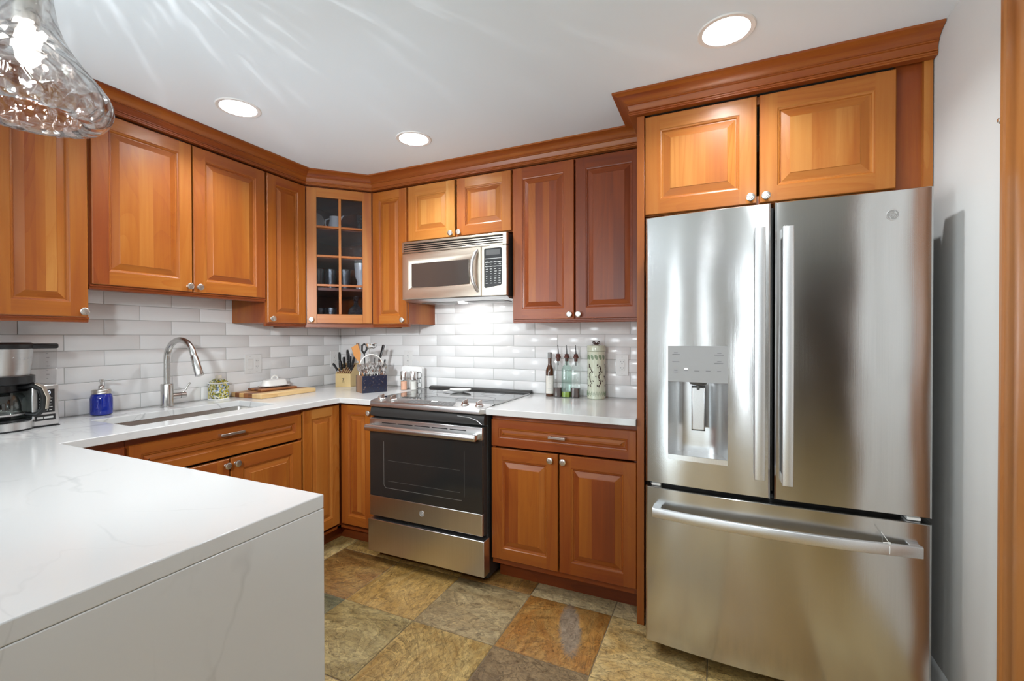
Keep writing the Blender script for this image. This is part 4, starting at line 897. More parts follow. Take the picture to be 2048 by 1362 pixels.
MB().box(0.012, WF - 0.012, -0.800, -0.7455, 0.6845, 0.6995).build('drawer_gasket', 'black', RF)
# dispenser
hx0, hx1, hz0, hz1 = HOLE; ym = (fy(hx0) + fy(hx1)) / 2
zc_ = 1.103
c1 = MB(); c1.piece(grain='z'); nseg = 8; xsq = [hx0 + (hx1 - hx0) * k / nseg for k in range(nseg + 1)]
c1.loft([[(x_, fy(x_) + d_, z_) for x_, z_ in ((hx0, zc_), (hx1, zc_), (hx1, hz1), (hx0, hz1))] for d_ in (0.02, -0.0012)], True, True, True)
c1.piece(m=1)
prn = c1
def mk(xa, z, wd, h=0.0022):
    x_ = hx0 + xa; prn.q((x_, fy(x_) - 0.0022, z), (x_ + wd, fy(x_ + wd) - 0.0022, z), (x_ + wd, fy(x_ + wd) - 0.0022, z + h), (x_, fy(x_) - 0.0022, z + h))
for xa, z, wd in ((0.022, 1.213, 0.014), (0.016, 1.206, 0.028), (0.016, 1.178, 0.026), (0.022, 1.146, 0.013), (0.021, 1.139, 0.015), (0.174, 1.213, 0.014), (0.164, 1.206, 0.032), (0.174, 1.182, 0.014), (0.164, 1.175, 0.030), (0.060, 1.146, 0.012), (0.095, 1.145, 0.018), (0.135, 1.146, 0.016), (0.174, 1.146, 0.013)): mk(xa, z, wd)
dp = cpn = c1.build('dispenser', ['satin_grey', 'faint_print'], RF)
il = MB(); x_ = hx0 + 0.060; il.q((x_, fy(x_) - 0.0022, 1.151), (x_ + 0.012, fy(x_) - 0.0022, 1.151), (x_ + 0.012, fy(x_) - 0.0022, 1.155), (x_, fy(x_) - 0.0022, 1.155)); il.build('indicator_light', 'led', cpn)
rc = MB(); rc.piece(grain='z'); yd = ym + 0.085
n_ = 12; sec = []
for k in range(n_ + 1):
    t_ = k / n_; x_ = hx0 + (hx1 - hx0) * t_; u = 2 * t_ - 1; d = 0.085 * (1 - abs(u) ** 5); sec.append((x_, fy(x_) + d))
rc.loft([[(x_, y_, hz0 + 0.02) for x_, y_ in sec], [(x_, y_, zc_) for x_, y_ in sec]], False)
rc.loft([[(x_, fy(x_), hz0 + 0.02) for x_, y_ in sec], [(x_, y_ + 1e-4, hz0 + 0.02) for x_, y_ in sec]], False); rc.loft([[(x_, y_ + 1e-4, zc_) for x_, y_ in sec], [(x_, fy(x_), zc_) for x_, y_ in sec]], False)
rc.build('recess', 'steel', dp)
ty_ = MB(); ty_.piece(grain='x'); ty_.loft([[(x_, fy(x_) - 0.0015, z_) for z_ in (hz0, hz0 + 0.0195)] + [(x_, fy(x_) + 0.02, z_) for z_ in (hz0 + 0.0195, hz0)] for x_ in xsq], True); ty_.build('drip_tray', 'steel', dp)
pdl = MB(); pdl.piece(grain='z'); cxp = (hx0 + hx1) / 2 + 0.003
pdl.box(cxp - 0.022, cxp + 0.022, ym + 0.030, ym + 0.038, 0.918, 1.082); pdo = pdl.build('paddle', 'handle_steel', dp, bevel=0.003)
MB().box(cxp - 0.024, cxp + 0.024, ym + 0.0382, ym + 0.042, 0.914, 1.086).build('paddle_back', 'black', dp)
nz_ = MB(); nz_.lathe([(0.034, 0.0), (0.030, -0.010), (0.016, -0.014), (0.001, -0.014)], (cxp, ym + 0.045, zc_ - 0.0005), 18); nz_.lathe([(0.006, -0.012), (0.005, -0.03), (0.001, -0.03)], (cxp, ym + 0.026, zc_ - 0.001), 10); nz_.build('nozzle', 'dark_grey', dp)
# handles
def vhandle(parent, x, z0, z1):
    h = MB(); h.piece(grain='z'); y0 = fy(x); yo = y0 - 0.052; n = 12; rings = []
    for k in range(n + 1):
        t_ = k / n; z = z0 + (z1 - z0) * t_; y_ = yo + 0.008 * (2 * t_ - 1) ** 2
        rings.append([(x - 0.0165, y_ + 0.014, z), (x - 0.0165, y_ + 0.002, z), (x - 0.013, y_, z), (x + 0.013, y_, z), (x + 0.0165, y_ + 0.002, z), (x + 0.0165, y_ + 0.014, z)][::-1])
    h.loft(rings, True, True, True)
    for z in (z0 + 0.001, z1 - 0.031): h.box(x - 0.0155, x + 0.0155, yo + 0.016, y0 - 0.0005, z, z + 0.03)
    return h.build('handle', 'handle_steel', parent, bevel=0.0012)
vhandle(ldo, 0.395, 0.775, 1.655); vhandle(rdo, 0.479, 0.765, 1.650)
h = MB(); h.piece(grain='x'); n = 24; rings = []; xa, xb = 0.032, WF - 0.032
for k in range(n + 1):
    t_ = k / n; x_ = xa + (xb - xa) * t_; y_ = fy(WF / 2) - 0.062 + 0.036 * (2 * t_ - 1) ** 2; z = 0.600
    rings.append([(x_, y_ + 0.014, z - 0.018), (x_, y_ + 0.014, z + 0.018), (x_, y_ + 0.002, z + 0.018), (x_, y_, z + 0.015), (x_, y_, z - 0.015), (x_, y_ + 0.002, z - 0.018)][::-1])
h.loft(rings, True, True, True)
for x_ in (xa + 0.001, xb - 0.031): h.box(x_, x_ + 0.03, fy(WF / 2) - 0.016, fy(x_ + 0.015) + 0.0055, 0.584, 0.616)
fh = h.build('handle', 'handle_steel', fz, bevel=0.0012)
monogram(rdo, 0.0165, (0.772, fy(0.772) - 0.0004, 1.665), (0, 0, 0.0139))
for x_ in (0.022, WF - 0.062):
    hc = MB(); hc.box(x_, x_ + 0.036, fy(x_ + 0.02) + 0.010, -0.7456, 0.6865, 0.6975); hc.build('hinge_cover', 'white_plastic', RF, bevel=0.003)
MB().box(0.425, 0.450, -0.79, -0.7456, 1.7355, 1.7455).build('center_hinge', 'charcoal', RF)
zt_ = MB(); zx = WF - 0.120; zy = fy(WF / 2) - 0.062 + 0.036 * (2 * ((zx - xa) / (xb - xa)) - 1) ** 2
zt_.tube([(zx, zy - 0.002 + 0.010 * (1 - math.cos(a)), 0.600 + 0.0195 * math.sin(a)) for a in [2 * PI * k / 16 for k in range(17)]], 0.0011, 6)
zt_.tube([(zx, zy + 0.004, 0.6195), (zx - 0.006, zy + 0.004, 0.630), (zx - 0.020, zy + 0.006, 0.652)], 0.001, 6); zt_.box(zx - 0.003, zx + 0.003, zy + 0.001, zy + 0.007, 0.6185, 0.6235)
zt_.tube([(zx - 0.016, zy + 0.004, 0.620), (zx - 0.004, zy + 0.002, 0.6225)], 0.0016, 6)
tag(zt_.build('cable_tie', 'white_plastic', None, (2.453, 0, 0)), 'clear plastic cable tie left looped around the freezer drawer handle', 'cable tie')

# ------------------------------------------------------------------ ceiling lamps
LL = ['recessed ceiling light above the refrigerator, rightmost and largest of the three', 'recessed ceiling light nearest the glass pendant, above the sink counter', 'recessed ceiling light in the middle of the kitchen, smallest of the three']
for (lx, ly), lab in zip(LAMPS, LL):
    t = thing('recessed_light', lab, 'ceiling light', (lx, ly, ZC), 0, 'recessed ceiling lights')
    MB().lathe([(0.0745, 0.003), (0.0755, -0.003), (0.090, -0.004), (0.0935, -0.0012), (0.0935, -0.0003), (0.080, -0.0003)], (0, 0, 0), 36, cap0=False, cap1=False).build('trim_ring', 'white_trim', t)
    MB().lathe([(0.0745, 0.002), (0.070, 0.02), (0.058, 0.058)], (0, 0, 0), 36, cap0=False, cap1=False).build('baffle', 'white_trim', t)
    MB().lathe([(0.0005, 0.0575), (0.058, 0.0575), (0.060, 0.062), (0.0005, 0.064)], (0, 0, 0), 36, cap0=False, cap1=False).build('lens', 'lens', t)
    area('lamp_light', (0, 0, 0.050), (0, 0, 0), 0.10, 0.10, 9.5, (0.93, 0.975, 1.0), 'DISK', t)

# ------------------------------------------------------------------ pendant over the peninsula
PX, PY = 1.395, -2.25
PN = thing('pendant_light', 'hammered clear glass pendant lamp hanging over the peninsula', 'pendant light', (PX, PY, 1.735))
gp = [(0.086, 0.012), (0.096, 0.003), (0.116, 0.007), (0.133, 0.026), (0.140, 0.052), (0.134, 0.076), (0.112, 0.104), (0.088, 0.132), (0.064, 0.168), (0.048, 0.205), (0.041, 0.25), (0.037, 0.30), (0.036, 0.335)]
gs = MB(); gs.lathe(gp, (0, 0, 0), 64, cap0=False, cap1=False); gs.lathe([(r_ - 0.004, z + 0.001) for r_, z in gp][::-1], (0, 0, 0), 64, cap0=False, cap1=False)
gs.build('glass_shade', 'hammered', PN, sub=1)
MB().lathe([(0.001, 0.1945), (0.017, 0.195), (0.021, 0.215), (0.022, 0.25), (0.022, 0.31), (0.034, 0.318), (0.038, 0.335), (0.038, 0.352), (0.012, 0.36), (0.006, 0.37), (0.006, 0.572), (0.001, 0.572)], (0, 0, 0), 24).build('socket_and_stem', 'nickel', PN)
MB().lathe([(0.001, 0.0), (0.055, 0.0), (0.06, 0.006), (0.06, 0.0225), (0.001, 0.0225)], (0, 0, 0.5722), 28).build('canopy', 'nickel', PN)
bu = MB(); bu.lathe([(0.001, 0.112), (0.010, 0.114), (0.018, 0.124), (0.021, 0.142), (0.019, 0.162), (0.014, 0.182), (0.0125, 0.194)], (0, 0, 0), 24, cap1=True); bu.build('bulb', 'bulb', PN)
pl = bpy.data.lights.new('pendant_lamp_light', 'POINT'); pl.energy = 1.8; pl.shadow_soft_size = 0.03; pl.color = (0.97, 0.985, 1.0)
pl.use_nodes = True; nt = pl.node_tree; em_ = nt.nodes['Emission']
tc = N(nt, 'ShaderNodeTexCoord'); sx = N(nt, 'ShaderNodeSeparateXYZ'); L(nt, tc.outputs['Normal'], sx.inputs[0])
az = math_(nt, 'ARCTAN2', sx.outputs[1], sx.outputs[0]); cb_ = N(nt, 'ShaderNodeCombineXYZ'); L(nt, math_(nt, 'MULTIPLY', az, 9.0), cb_.inputs[0]); L(nt, math_(nt, 'MULTIPLY', sx.outputs[2], 3.0), cb_.inputs[1])
nn = N(nt, 'ShaderNodeTexNoise'); nn.inputs['Scale'].default_value = 1.6; nn.inputs['Detail'].default_value = 3; nn.inputs['Roughness'].default_value = 0.6; L(nt, cb_.outputs[0], nn.inputs['Vector'])
k_ = N(nt, 'ShaderNodeMapRange'); k_.inputs['From Min'].default_value = 0.54; k_.inputs['From Max'].default_value = 0.74; k_.inputs['To Min'].default_value = 0.0; k_.inputs['To Max'].default_value = 30.0; L(nt, nn.outputs['Fac'], k_.inputs['Value'])
upm = N(nt, 'ShaderNodeMapRange'); upm.inputs['From Min'].default_value = 0.05; upm.inputs['From Max'].default_value = 0.2; L(nt, sx.outputs[2], upm.inputs['Value'])
L(nt, math_(nt, 'ADD', math_(nt, 'MULTIPLY', k_.outputs[0], upm.outputs[0]), 1.0), em_.inputs['Strength']); pl.shadow_soft_size = 0.006
po = bpy.data.objects.new('pendant_lamp_light', pl); C.objects.link(po); po.location = (0, 0, 0.075); po.parent = PN

# ------------------------------------------------------------------ things on the left worktop
ZT = 0.9142
CM = thing('coffee_maker', 'black and steel coffee maker with glass carafe at the left edge', 'coffee maker', (0.02, -2.030, ZT), R90)
cx_, cy_ = 0.105, -0.140
b_ = MB(); b_.piece(grain='x')
def dround(r, z, x1=0.172): return [(cx_ + r * math.cos(a), cy_ + r * math.sin(a), z) for a in [PI + PI * k / 16 for k in range(17)]] + [(cx_ + r, -0.03, z), (cx_ - r, -0.03, z)]
b_.loft([dround(0.104, 0.0), dround(0.106, 0.006)]); b_.build('foot', 'black', CM)
b_ = MB(); b_.piece(grain='x'); b_.loft([dround(0.105, 0.0062), dround(0.105, 0.034), dround(0.100, 0.036)]); b_.build('base', 'steel', CM)
MB().lathe([(0.001, 0.036), (0.090, 0.036), (0.094, 0.039), (0.088, 0.042), (0.001, 0.0425)], (cx_, cy_, 0), 32).build('warming_plate', 'black', CM)
MB().box(0.015, 0.168, -0.060, -0.018, 0.036, 0.33).build('column', 'black', CM, bevel=0.006)
MB().loft([dround(0.098, 0.180), dround(0.103, 0.184), dround(0.103, 0.212), dround(0.094, 0.214)]).build('brew_head', 'black', CM)
b_ = MB(); b_.piece(grain='z'); b_.loft([dround(0.088, 0.2142), dround(0.094, 0.260), dround(0.099, 0.318)]); bko = b_.build('filter_basket', 'steel', CM)
em = MB()
for k, (a, z) in enumerate(((1.60, 0.283), (1.66, 0.279), (1.72, 0.277), (1.78, 0.279), (1.84, 0.283))):
    aa = a * PI - 0.15; r_ = 0.0965; em.tube([(cx_ + r_ * math.cos(aa - 0.03), cy_ + r_ * math.sin(aa - 0.03), z), (cx_ + r_ * math.cos(aa), cy_ + r_ * math.sin(aa), z + 0.004), (cx_ + r_ * math.cos(aa + 0.03), cy_ + r_ * math.sin(aa + 0.03), z)], 0.0008, 5)
em.build('embossed_mark', 'handle_steel', bko)
MB().loft([dround(0.100, 0.3182), dround(0.104, 0.322), dround(0.104, 0.336), dround(0.092, 0.343)]).build('lid', 'black', CM)
ca = MB(); cp_ = [(0.050, 0.0435), (0.070, 0.046), (0.0795, 0.070), (0.080, 0.095), (0.074, 0.128), (0.060, 0.150), (0.056, 0.158)]
ca.lathe(cp_, (cx_, cy_, 0), 36, cap0=True, cap1=False); cao = ca.build('carafe', 'carafe', CM)
MB().lathe([(0.0825, 0.150), (0.0625, 0.152), (0.062, 0.176), (0.050, 0.179), (0.001, 0.179)], (cx_, cy_, 0), 32).build('carafe_lid', 'black', cao)
MB().lathe([(0.0808, 0.060), (0.0812, 0.060), (0.0812, 0.066), (0.0808, 0.066)], (cx_, cy_, 0), 36, cap0=False, cap1=False).build('carafe_band', 'steel', cao)
hdx = Vector((0.80, -0.60, 0)).normalized(); o0 = Vector((cx_, cy_, 0))
hl = MB(); hl.tube([o0 + hdx * 0.060 + Vector((0, 0, 0.166)), o0 + hdx * 0.100 + Vector((0, 0, 0.172)), o0 + hdx * 0.125 + Vector((0, 0, 0.155)), o0 + hdx * 0.135 + Vector((0, 0, 0.115)), o0 + hdx * 0.130 + Vector((0, 0, 0.075)), o0 + hdx * 0.112 + Vector((0, 0, 0.054)), o0 + hdx * 0.078 + Vector((0, 0, 0.060))], [0.010, 0.012, 0.012, 0.012, 0.012, 0.011, 0.008], 12, sq=(1, 1.3)); hl.build('carafe_handle', 'black', cao)
hs = MB(); hs.tube([o0 + hdx * 0.110 + Vector((0, 0, 0.178)), o0 + hdx * 0.132 + Vector((0, 0, 0.164)), o0 + hdx * 0.146 + Vector((0, 0, 0.120)), o0 + hdx * 0.141 + Vector((0, 0, 0.076))], [0.006, 0.007, 0.007, 0.006], 10, sq=(0.6, 2.4)); hs.build('handle_trim', 'warm_steel', cao)
tw = MB(); tw.piece(grain='z'); tw.box(0.180, 0.262, -0.205, -0.035, 0.004, 0.170); two = tw.build('control_tower', 'steel', CM, bevel=0.004)
MB().box(0.178, 0.264, -0.207, -0.033, 0.0, 0.0038).build('tower_foot', 'black', CM)
kp = MB(); kp.box(0.196, 0.248, -0.2066, -0.2052, 0.058, 0.152); kp.box(0.188, 0.250, -0.2066, -0.2052, 0.026, 0.050); kp.piece(m=1)
for r_ in range(5):
    for c_ in range(3): xa = 0.200 + c_ * 0.0155; dash(kp, xa, xa + rnd.uniform(0.006, 0.011), 0.066 + r_ * 0.012, 0.069 + r_ * 0.012, -0.2069)
dash(kp, 0.194, 0.212, 0.034, 0.042, -0.2069); dash(kp, 0.215, 0.243, 0.034, 0.042, -0.2069); kp.build('keypad', ['black', 'pale_print'], two)
cu = bpy.data.curves.new('clock', 'FONT'); cu.body = '4:00'; cu.size = 0.019; cu.extrude = 0.0002
cob = bpy.data.objects.new('clock', cu); C.objects.link(cob); bpy.context.view_layer.update()
cme = bpy.data.meshes.new_from_object(cob.evaluated_get(bpy.context.evaluated_depsgraph_get())); bpy.data.objects.remove(cob); cme.materials.clear(); cme.materials.append(M['lcd'])
clk = bpy.data.objects.new('clock_digits', cme); C.objects.link(clk); clk.parent = two; clk.location = (0.203, -0.2069, 0.132); clk.rotation_euler = (PI / 2, 0, 0)
rs = MB(); rs.loft([[(0.184, -0.198, 0.1705), (0.258, -0.198, 0.1705), (0.258, -0.040, 0.1705), (0.184, -0.040, 0.1705)], [(0.181, -0.203, 0.318), (0.261, -0.203, 0.318), (0.261, -0.037, 0.318), (0.181, -0.037, 0.318)]]); rso = rs.build('water_reservoir', 'smoke', CM, bevel=0.004)
wk = MB()
for k in range(7): dash(wk, 0.224, 0.234 if k % 2 else 0.230, 0.195 + k * 0.017, 0.1965 + k * 0.017, -0.2040)
wk.build('level_marks', 'print', rso)
MB().box(0.178, 0.264, -0.207, -0.033, 0.3182, 0.338).build('reservoir_lid', 'black', CM, bevel=0.006)

SD = thing('soap_dispenser', 'cobalt blue glass jar soap dispenser with steel pump beside the sink', 'soap dispenser', (0.088, -1.567, ZT))
j = MB(); j.lathe([(0.001, 0.0), (0.032, 0.0), (0.040, 0.006), (0.0415, 0.016), (0.0415, 0.078), (0.038, 0.094), (0.033, 0.100), (0.033, 0.108)], (0, 0, 0), 36)
for k in range(4):
    a = -0.75 + 0.0 * k; z = 0.03 + k * 0.016; j.sphere((0.0415 * math.cos(a), 0.0415 * math.sin(a), z), 0.003, 8, 6)
for a in (-1.25, -1.05, -0.45): j.tube([(0.0418 * math.cos(a), 0.0418 * math.sin(a), 0.02), (0.0418 * math.cos(a), 0.0418 * math.sin(a), 0.082)], 0.0016, 6)
j.build('jar', 'blue_jar', SD)
MB().lathe([(0.0345, 0.0995), (0.0365, 0.101), (0.0365, 0.107), (0.0350, 0.109), (0.0365, 0.111), (0.0365, 0.116), (0.034, 0.120), (0.001, 0.1205)], (0, 0, 0), 32).build('lid', 'nickel', SD)
p = MB(); p.lathe([(0.012, 0.1206), (0.012, 0.134), (0.0095, 0.138), (0.005, 0.140), (0.005, 0.152), (0.0085, 0.154), (0.0085, 0.166), (0.001, 0.168)], (0, 0, 0), 18)
p.tube([(0.0, 0.0, 0.161), (0.012, 0.024, 0.162), (0.020, 0.042, 0.158)], [0.005, 0.0042, 0.0035], 8); p.build('pump', 'chrome', SD)

MJ = thing('lotion_bottle', 'painted yellow and green majolica soap bottle against the tiles', 'bottle', (0.057, -1.000, ZT), 0.12)
def rsq(h, z, r=0.008, hx=None):
    hx = hx or h; out = []
    for sx, sy, a0 in ((1, 1, 0), (-1, 1, PI / 2), (-1, -1, PI), (1, -1, 1.5 * PI)):
        for k in range(4): a = a0 + PI / 2 * k / 3; out.append((sx * (hx - r) + r * math.cos(a), sy * (h - r) + r * math.sin(a), z))
    return out
MB().loft([rsq(0.040, 0.0065), rsq(0.039, 0.050), rsq(0.040, 0.0925)]).build('body', 'majolica', MJ)
MB().loft([rsq(0.040, 0.0), rsq(0.042, 0.003), rsq(0.040, 0.0064)]).build('foot_rim', 'ceramic', MJ)
MB().loft([rsq(0.041, 0.0926), rsq(0.043, 0.0955), rsq(0.040, 0.099)]).build('shoulder_rim', 'ceramic', MJ)
MB().loft([rsq(0.037, 0.0991), rsq(0.030, 0.110), rsq(0.018, 0.120, 0.006), rsq(0.013, 0.122, 0.005)]).build('shoulder', 'majolica', MJ)
MB().loft([rsq(0.0125, 0.1221, 0.005), rsq(0.0125, 0.138, 0.005), rsq(0.011, 0.142, 0.005)]).build('neck', 'cream', MJ)

def plank(name, lab, loc, rot, sx, sy, h, tones, cat='cutting board', r=0.02):
    b = MB(); n = len(tones); cuts = [-sx / 2 + sx * k / n for k in range(n + 1)]
    for k in range(n):
        b.piece(tones[k], 'y'); b.box(cuts[k], cuts[k + 1], -sy / 2, sy / 2, 0, h, skip=('l' if k else '') + ('r' if k < n - 1 else ''))
    return tag(b.build(name, 'board', None, loc, rot, bevel=0.004), lab, cat)
plank('cutting_board', 'large thick wooden cutting board lying on the worktop by the sink', (0.152, -0.702, ZT), 0.0, 0.268, 0.398, 0.0275, [0.75, 0.25, 0.6, 0.35, 0.15, 0.8, 0.9])
plank('cutting_board', 'small thin dark wooden board stacked on top of the large cutting board', (0.110, -0.685, ZT + 0.0278), -0.12, 0.150, 0.240, 0.0145, [0.2, 0.35, 0.1, 0.3])
BD = thing('butter_dish', 'white ceramic lidded butter dish standing on the small wooden board', 'butter dish', (0.098, -0.665, ZT + 0.0426), -0.12)
def oval(a, b2, z, n=28, p=3.2):
    out = []
    for k in range(n):
        t_ = 2 * PI * k / n; c_, s_ = math.cos(t_), math.sin(t_); out.append((a * math.copysign(abs(c_) ** (2 / p), c_), b2 * math.copysign(abs(s_) ** (2 / p), s_), z))
    return out
MB().loft([oval(0.036, 0.076, 0), oval(0.052, 0.098, 0.008), oval(0.053, 0.100, 0.011), oval(0.044, 0.090, 0.009)]).build('tray', 'ceramic', BD)
MB().loft([oval(0.039, 0.080, 0.0098), oval(0.037, 0.078, 0.030), oval(0.031, 0.070, 0.044), oval(0.018, 0.045, 0.050), oval(0.004, 0.010, 0.0515)]).build('cover', 'ceramic', BD)
MB().tube([(0.0, -0.020, 0.047), (0.0, -0.017, 0.062), (0.0, 0.0, 0.071), (0.0, 0.017, 0.062), (0.0, 0.020, 0.047)], [0.007, 0.006, 0.0065, 0.006, 0.007], 10).build('handle', 'ceramic', BD)

# knife block
KB = thing('knife_block', 'pale wooden knife block with slotted top in the far corner', 'knife block', (0.175, -0.227, ZT), 0.27)
b_ = MB(); b_.piece(0.6, 'z'); b_.prism([(0.0, 0.0), (0.125, 0.0), (0.125, 0.168), (0.075, 0.160), (0.0, 0.094)], 0.0, 0.118, 'x'); kbo = b_.build('block', 'block', KB, bevel=0.0012)
sl_ = MB(); sd = Vector((0, 0.075, 0.066)).normalized(); sn = Vector((0, -0.066, 0.075)).normalized()
for k in range(7):
    u = 0.010 + k * 0.0163; i0 = len(sl_.V); base_ = Vector((u, 0, 0.094)); sl_.piece(0.1 if k % 2 else 0.25, 'y')
    A = [base_ + sd * 0.004 + sn * 0.0004, base_ + Vector((0.010, 0, 0)) + sd * 0.004 + sn * 0.0004, base_ + Vector((0.010, 0, 0)) + sd * 0.094 + sn * 0.0004, base_ + sd * 0.094 + sn * 0.0004]
    sl_.q(*A)
sl_.build('slots', 'slot', KB)
lg = MB()
def stroke(b, pts, w_, y):
    for (xa, za), (xb, zb) in zip(pts, pts[1:]):
        d = Vector((xb - xa, zb - za)).normalized(); n = Vector((-d.y, d.x)) * w_ / 2
        b.q((xa - n.x, y, za - n.y), (xb - n.x, y, zb - n.y), (xb + n.x, y, zb + n.y), (xa + n.x, y, za + n.y))
stroke(lg, [(0.049, 0.058), (0.069, 0.060), (0.055, 0.040), (0.071, 0.041)], 0.0032, -0.0004); stroke(lg, [(0.060, 0.064), (0.063, 0.051)], 0.0028, -0.0005); stroke(lg, [(0.050, 0.031), (0.072, 0.031)], 0.0022, -0.0004)
lg.build('logo', 'black', KB)
rotK = Matrix.Rotation(0.27, 3, 'Z')
KN = [(0.016, 0.055, 0.120, 0.0, 'tall black-handled knife at the left of the knife block'), (0.034, 0.030, 0.072, 0.0, 'short black-handled knife second from the left in the knife block'), (0.050, 0.050, 0.088, 0.02, 'black-handled knife in the middle of the knife block'),
      (0.068, 0.085, 0.118, 0.0, 'tallest black-handled knife at the back of the knife block'), (0.080, 0.060, 0.112, 0.05, 'thick black-handled knife just in front of the tallest one'), (0.095, 0.045, 0.100, 0.12, 'black-handled knife second from the right in the knife block'),
      (0.108, 0.030, 0.108, 0.34, 'black-handled knife leaning right out of the knife block'), (0.014, 0.022, 0.070, -0.55, 'small black-handled knife leaning left out of the knife block')]
for u, s_, ln, tl, lab in KN:
    o0 = Vector((u, 0, 0.094)) + sd * s_; loc = Vector((0.175, -0.227, ZT)) + rotK @ (o0 + Vector((0, 0, 0.0015)))
    t = thing('kitchen_knife', lab, 'knife', loc, 0.27, 'knives in the block')
    dr_ = Vector((math.sin(tl), -0.12, math.cos(tl))).normalized(); b = MB()
    b.tube([dr_ * 0.006, dr_ * 0.012, dr_ * (ln * 0.5), dr_ * (ln * 0.85), dr_ * ln], [0.0095, 0.0110, 0.0100, 0.0118, 0.008], 12, sq=(0.8, 1.1)); b.build('handle', 'black', t)
    MB().tube([dr_ * 0.0, dr_ * 0.007], 0.0062, 10).build('bolster', 'chrome', t)
    rv_ = MB()
    for q in (0.28, 0.52, 0.76): rv_.sphere(dr_ * (ln * q) + Vector((0, -0.0092, -0.002)), 0.0024, 8, 6)
    rv_.build('rivets', 'nickel', t)

# flatware caddy
CR, CC = 1.10, Vector((0.623, -0.352, ZT))
CD = thing('flatware_caddy', 'worn blue wooden caddy with white hoop handle full of flatware', 'caddy', CC, CR)
hw, hd_, hh_ = 0.0825, 0.060, 0.111
f_ = MB(); f_.box(-hw, hw, -hd_, -hd_ + 0.008, 0, hh_); f_.box(-hw, hw, hd_ - 0.008, hd_, 0, hh_); f_.build('painted_side', 'blue_paint', CD, bevel=0.001)
f_ = MB(); f_.piece(0.5, 'z'); f_.box(-hw, -hw + 0.008, -hd_ + 0.008, hd_ - 0.008, 0, hh_); f_.box(hw - 0.008, hw, -hd_ + 0.008, hd_ - 0.008, 0, hh_); f_.box(-hw + 0.008, hw - 0.008, -hd_ + 0.008, hd_ - 0.008, 0, 0.008); f_.build('wooden_end', 'raw_wood', CD)
MB().tube([(-0.079, 0, 0.1115)] + [(-0.079 * math.cos(PI * k / 20), 0, 0.165 + 0.081 * math.sin(PI * k / 20)) for k in range(21)] + [(0.079, 0, 0.1115)], 0.0034, 10).build('hoop_handle', 'wire', CD)
rotC = Matrix.Rotation(CR, 3, 'Z')
def incaddy(x, y, z=0.010): return CC + rotC @ Vector((x, y, z))
def placed(b, name, m_, lab, cat, x, y, tx, ty, rz=0, group=None, z=0.010):
    i = b.build(name, m_, None, incaddy(x, y, z)); i.rotation_euler = (tx, ty, CR + rz); tag(i, lab, cat, group); return i
def spoon_mb(L_=0.155, s_=1.0):
    b = MB(); b.tube([(0, 0, 0), (0, 0, 0.02), (0, 0, L_ * 0.55), (0, 0.002, L_ - 0.020)], [0.0045, 0.005, 0.0028, 0.0025], 8, sq=(0.4, 1))
    rings = []
    for k in range(9):
        t_ = k / 8; wd = max(0.002, 0.0165 * s_ * math.sin(PI * (0.08 + 0.88 * t_)) ** 0.7); z = L_ - 0.022 + 0.044 * s_ * t_; d = 0.006 * math.sin(PI * t_)
        rings.append([(wd * math.cos(a), d * (1 - abs(math.cos(a))) * (1 if math.sin(a) > 0 else 0.75) - 0.0012 * math.sin(a) * -1, z) for a in [2 * PI * q / 12 for q in range(12)]])
    b.loft(rings); return b
def fork_mb(L_=0.165):
    b = MB(); b.tube([(0, 0, 0), (0, 0, 0.02), (0, 0, L_ * 0.6), (0, 0, L_ - 0.04)], [0.0045, 0.005, 0.0028, 0.003], 8, sq=(0.4, 1))
    b.loft([[(-0.003, -0.001, L_ - 0.042), (0.003, -0.001, L_ - 0.042), (0.003, 0.001, L_ - 0.042), (-0.003, 0.001, L_ - 0.042)], [(-0.011, -0.001, L_ - 0.028), (0.011, -0.001, L_ - 0.028), (0.011, 0.001, L_ - 0.028), (-0.011, 0.001, L_ - 0.028)], [(-0.0115, -0.001, L_ - 0.018), (0.0115, -0.001, L_ - 0.018), (0.0115, 0.001, L_ - 0.018), (-0.0115, 0.001, L_ - 0.018)]])
    for k in range(4): x_ = -0.010 + k * 0.0067; b.box(x_ - 0.0013, x_ + 0.0013, -0.001, 0.001, L_ - 0.0185, L_ + 0.018)
    return b
SPN = 'silver spoon standing bowl-up among the flatware in the blue caddy'; FKN = 'silver fork standing tines-up among the flatware in the blue caddy'
s0 = spoon_mb(0.155, 1.15).build('spoon', 'flatware'); f0 = fork_mb().build('fork', 'flatware'); first = {}
